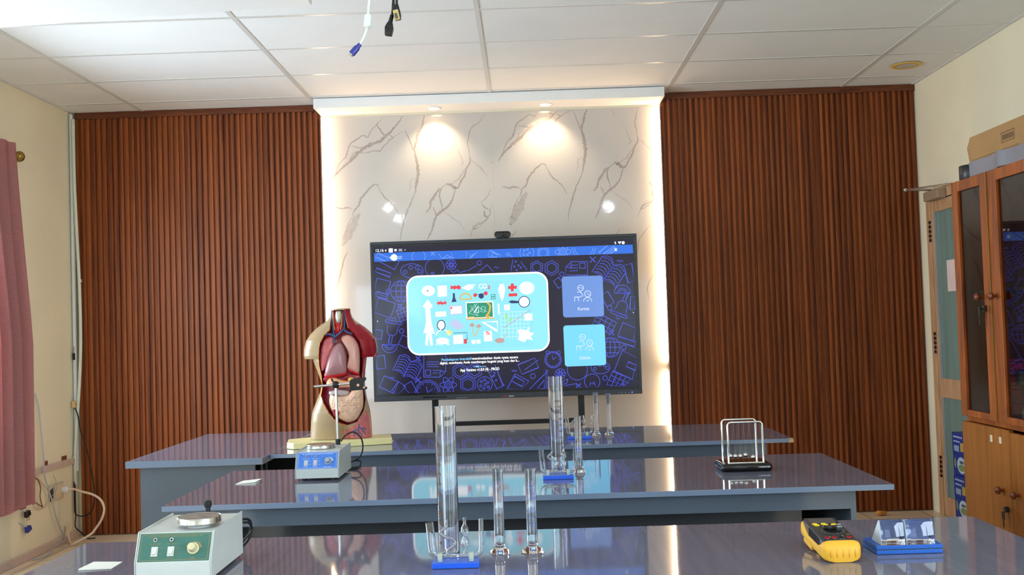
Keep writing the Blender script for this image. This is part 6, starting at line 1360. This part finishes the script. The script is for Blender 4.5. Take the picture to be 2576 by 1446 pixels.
mb = MB(); mb.tube(smooth_path([(XW + 0.05, py, pz), (XW + 0.09, py + 0.01, pz), PY(205, 1236, -0.30), PY(234, 1244, -0.30), PY(254, 1258, -0.30), PY(262, 1280, -0.30), PY(256, 1305, -0.30), PY(240, 1330, -0.30), PY(225, 1346, -0.33), (atZ(206, 1357, 0.012).x, -0.38, 0.010), (-2.80, -0.36, 0.008), (-2.84, -0.30, 0.03), PY(170, 1330, -0.25), PY(163, 1324, -0.25), PY(160, 1335, -0.25), (-2.86, -0.30, 0.052)], 8), 0.0078, 10); mb.build('cable', M_beige, o, 60)
def wire(name, pts, r_, m, label):
    mb = MB(); mb.tube(smooth_path(pts, 8), r_, 8); return tag(mb.build(name, m, smooth=60), label, 'cable')
wire('grey_cable', [PX(88, 990, 0.03), PX(98, 1030, 0.035), PX(103, 1080, 0.035), PX(110, 1150, 0.035), PX(112, 1195, 0.035), PX(121, 1228, 0.03), PX(130, 1256, 0.03), PX(142, 1302, 0.03), PX(156, 1338, 0.03), PX(163, 1358, 0.035), (XW + 0.06, -0.52, 0.03), (XW + 0.08, -0.68, 0.006), (XW + 0.05, -0.80, 0.006)], 0.0045, M_greyc, 'long grey cable dropping down the left wall past the socket to the floor')
wire('brown_cable', [PX(86, 1202, 0.02), PX(96, 1208, 0.02), PX(102, 1228, 0.02), PX(101, 1250, 0.02), PX(107, 1276, 0.02)], 0.0035, M_brown, 'brown cable curving down beside the curtain hem')
wire('brown_cable', [PX(87, 1262, 0.016), PX(97, 1269, 0.016), PX(107, 1275, 0.016)], 0.0032, M_brown, 'short straight brown cable end at the curtain hem')
wire('pale_cable', [PX(88, 1198, 0.014), PX(103, 1212, 0.014), PX(120, 1232, 0.022), PX(124, 1250, 0.018), PX(118, 1268, 0.012), PX(108, 1278, 0.012), PX(95, 1282, 0.012), PX(84, 1276, 0.012)], 0.0034, M_duct, 'thin pinkish cable drooping in a loop below the socket to the curtain')
wire('socket_cable', [PX(134, 1195, 0.024), PX(140, 1208, 0.028), PX(143, 1225, 0.03), PX(140, 1238, 0.028), PX(131, 1248, 0.022)], 0.0028, M_greyc, 'thin short cable from the wall duct into the socket')
for (a, c, m, lb, pins) in ((69, 1293, M_black, 'black two-pin plug hanging under the curtain hem', True), (71, 1331, M_bluep, 'dark blue connector hanging below the black plug on the left wall', False)):
    p = Vector(PX(a, c, 0.03)); o = thing('hanging_plug', tuple(p), lb, 'plug')
    mb = MB(); mb.hexa([p + Vector(q) for q in ((-0.012, -0.020, -0.020), (0.012, -0.020, -0.020), (0.012, 0.030, -0.006), (-0.012, 0.030, -0.006), (-0.012, -0.024, 0.016), (0.012, -0.024, 0.016), (0.012, 0.014, 0.024), (-0.012, 0.014, 0.024))], 0.003); mb.build('plug_body', m, o, 40)
    mb = MB(); mb.tube(smooth_path([p + Vector((0, -0.02, 0.018)), p + Vector((-0.012, -0.03, 0.028)), p + Vector((-0.022, -0.034, 0.036)), p + Vector((-0.026, -0.06, 0.05))], 6), 0.003, 8); mb.build('lead', M_greyc, o, 60)
    if pins:
        for k in (0, 1):
            mb = MB(); b0 = p + Vector((0, -0.008 + 0.026 * k, -0.014)); mb.tube([b0, b0 + Vector((0, 0.004, -0.026))], 0.0024, 8); mb.build('pin', M_brass, o, 50)
for k, (a, b_) in enumerate(((112, 119), (155, 167))):
    y0, y1 = PX(a, 1184)[1], PX(b_, 1180)[1]; mb = MB(); mb.box(XW + 0.0005, XW + 0.004, y0, y1, 0.540, 0.566); tag(mb.build('tape_patch', M_brown), ('dark patch of tape above the cable duct nearer the curtain', 'dark patch of tape above the cable duct nearer the corner')[k], 'tape')
# orange scrap on the floor
p = atZ(2217, 1297, 0.0)
mb = MB(); rr_ = random.Random(5); g_ = bmesh.ops.create_icosphere(mb.bm, subdivisions=2, radius=0.028)
for v_ in mb.bm.verts: v_.co = Vector((v_.co.x * 1.3, v_.co.y * 0.8, v_.co.z * 0.6)) * rr_.uniform(0.7, 1.2)
zmin = min(v_.co.z for v_ in mb.bm.verts); bmesh.ops.translate(mb.bm, vec=(p.x, p.y, 0.0008 - zmin), verts=mb.bm.verts)
tag(mb.build('crumpled_wrapper', mat('orange_wrapper', (206, 128, 44), 0.5, var=0.3, scale=60)), 'crumpled orange scrap on the floor before the right slats', 'litter')
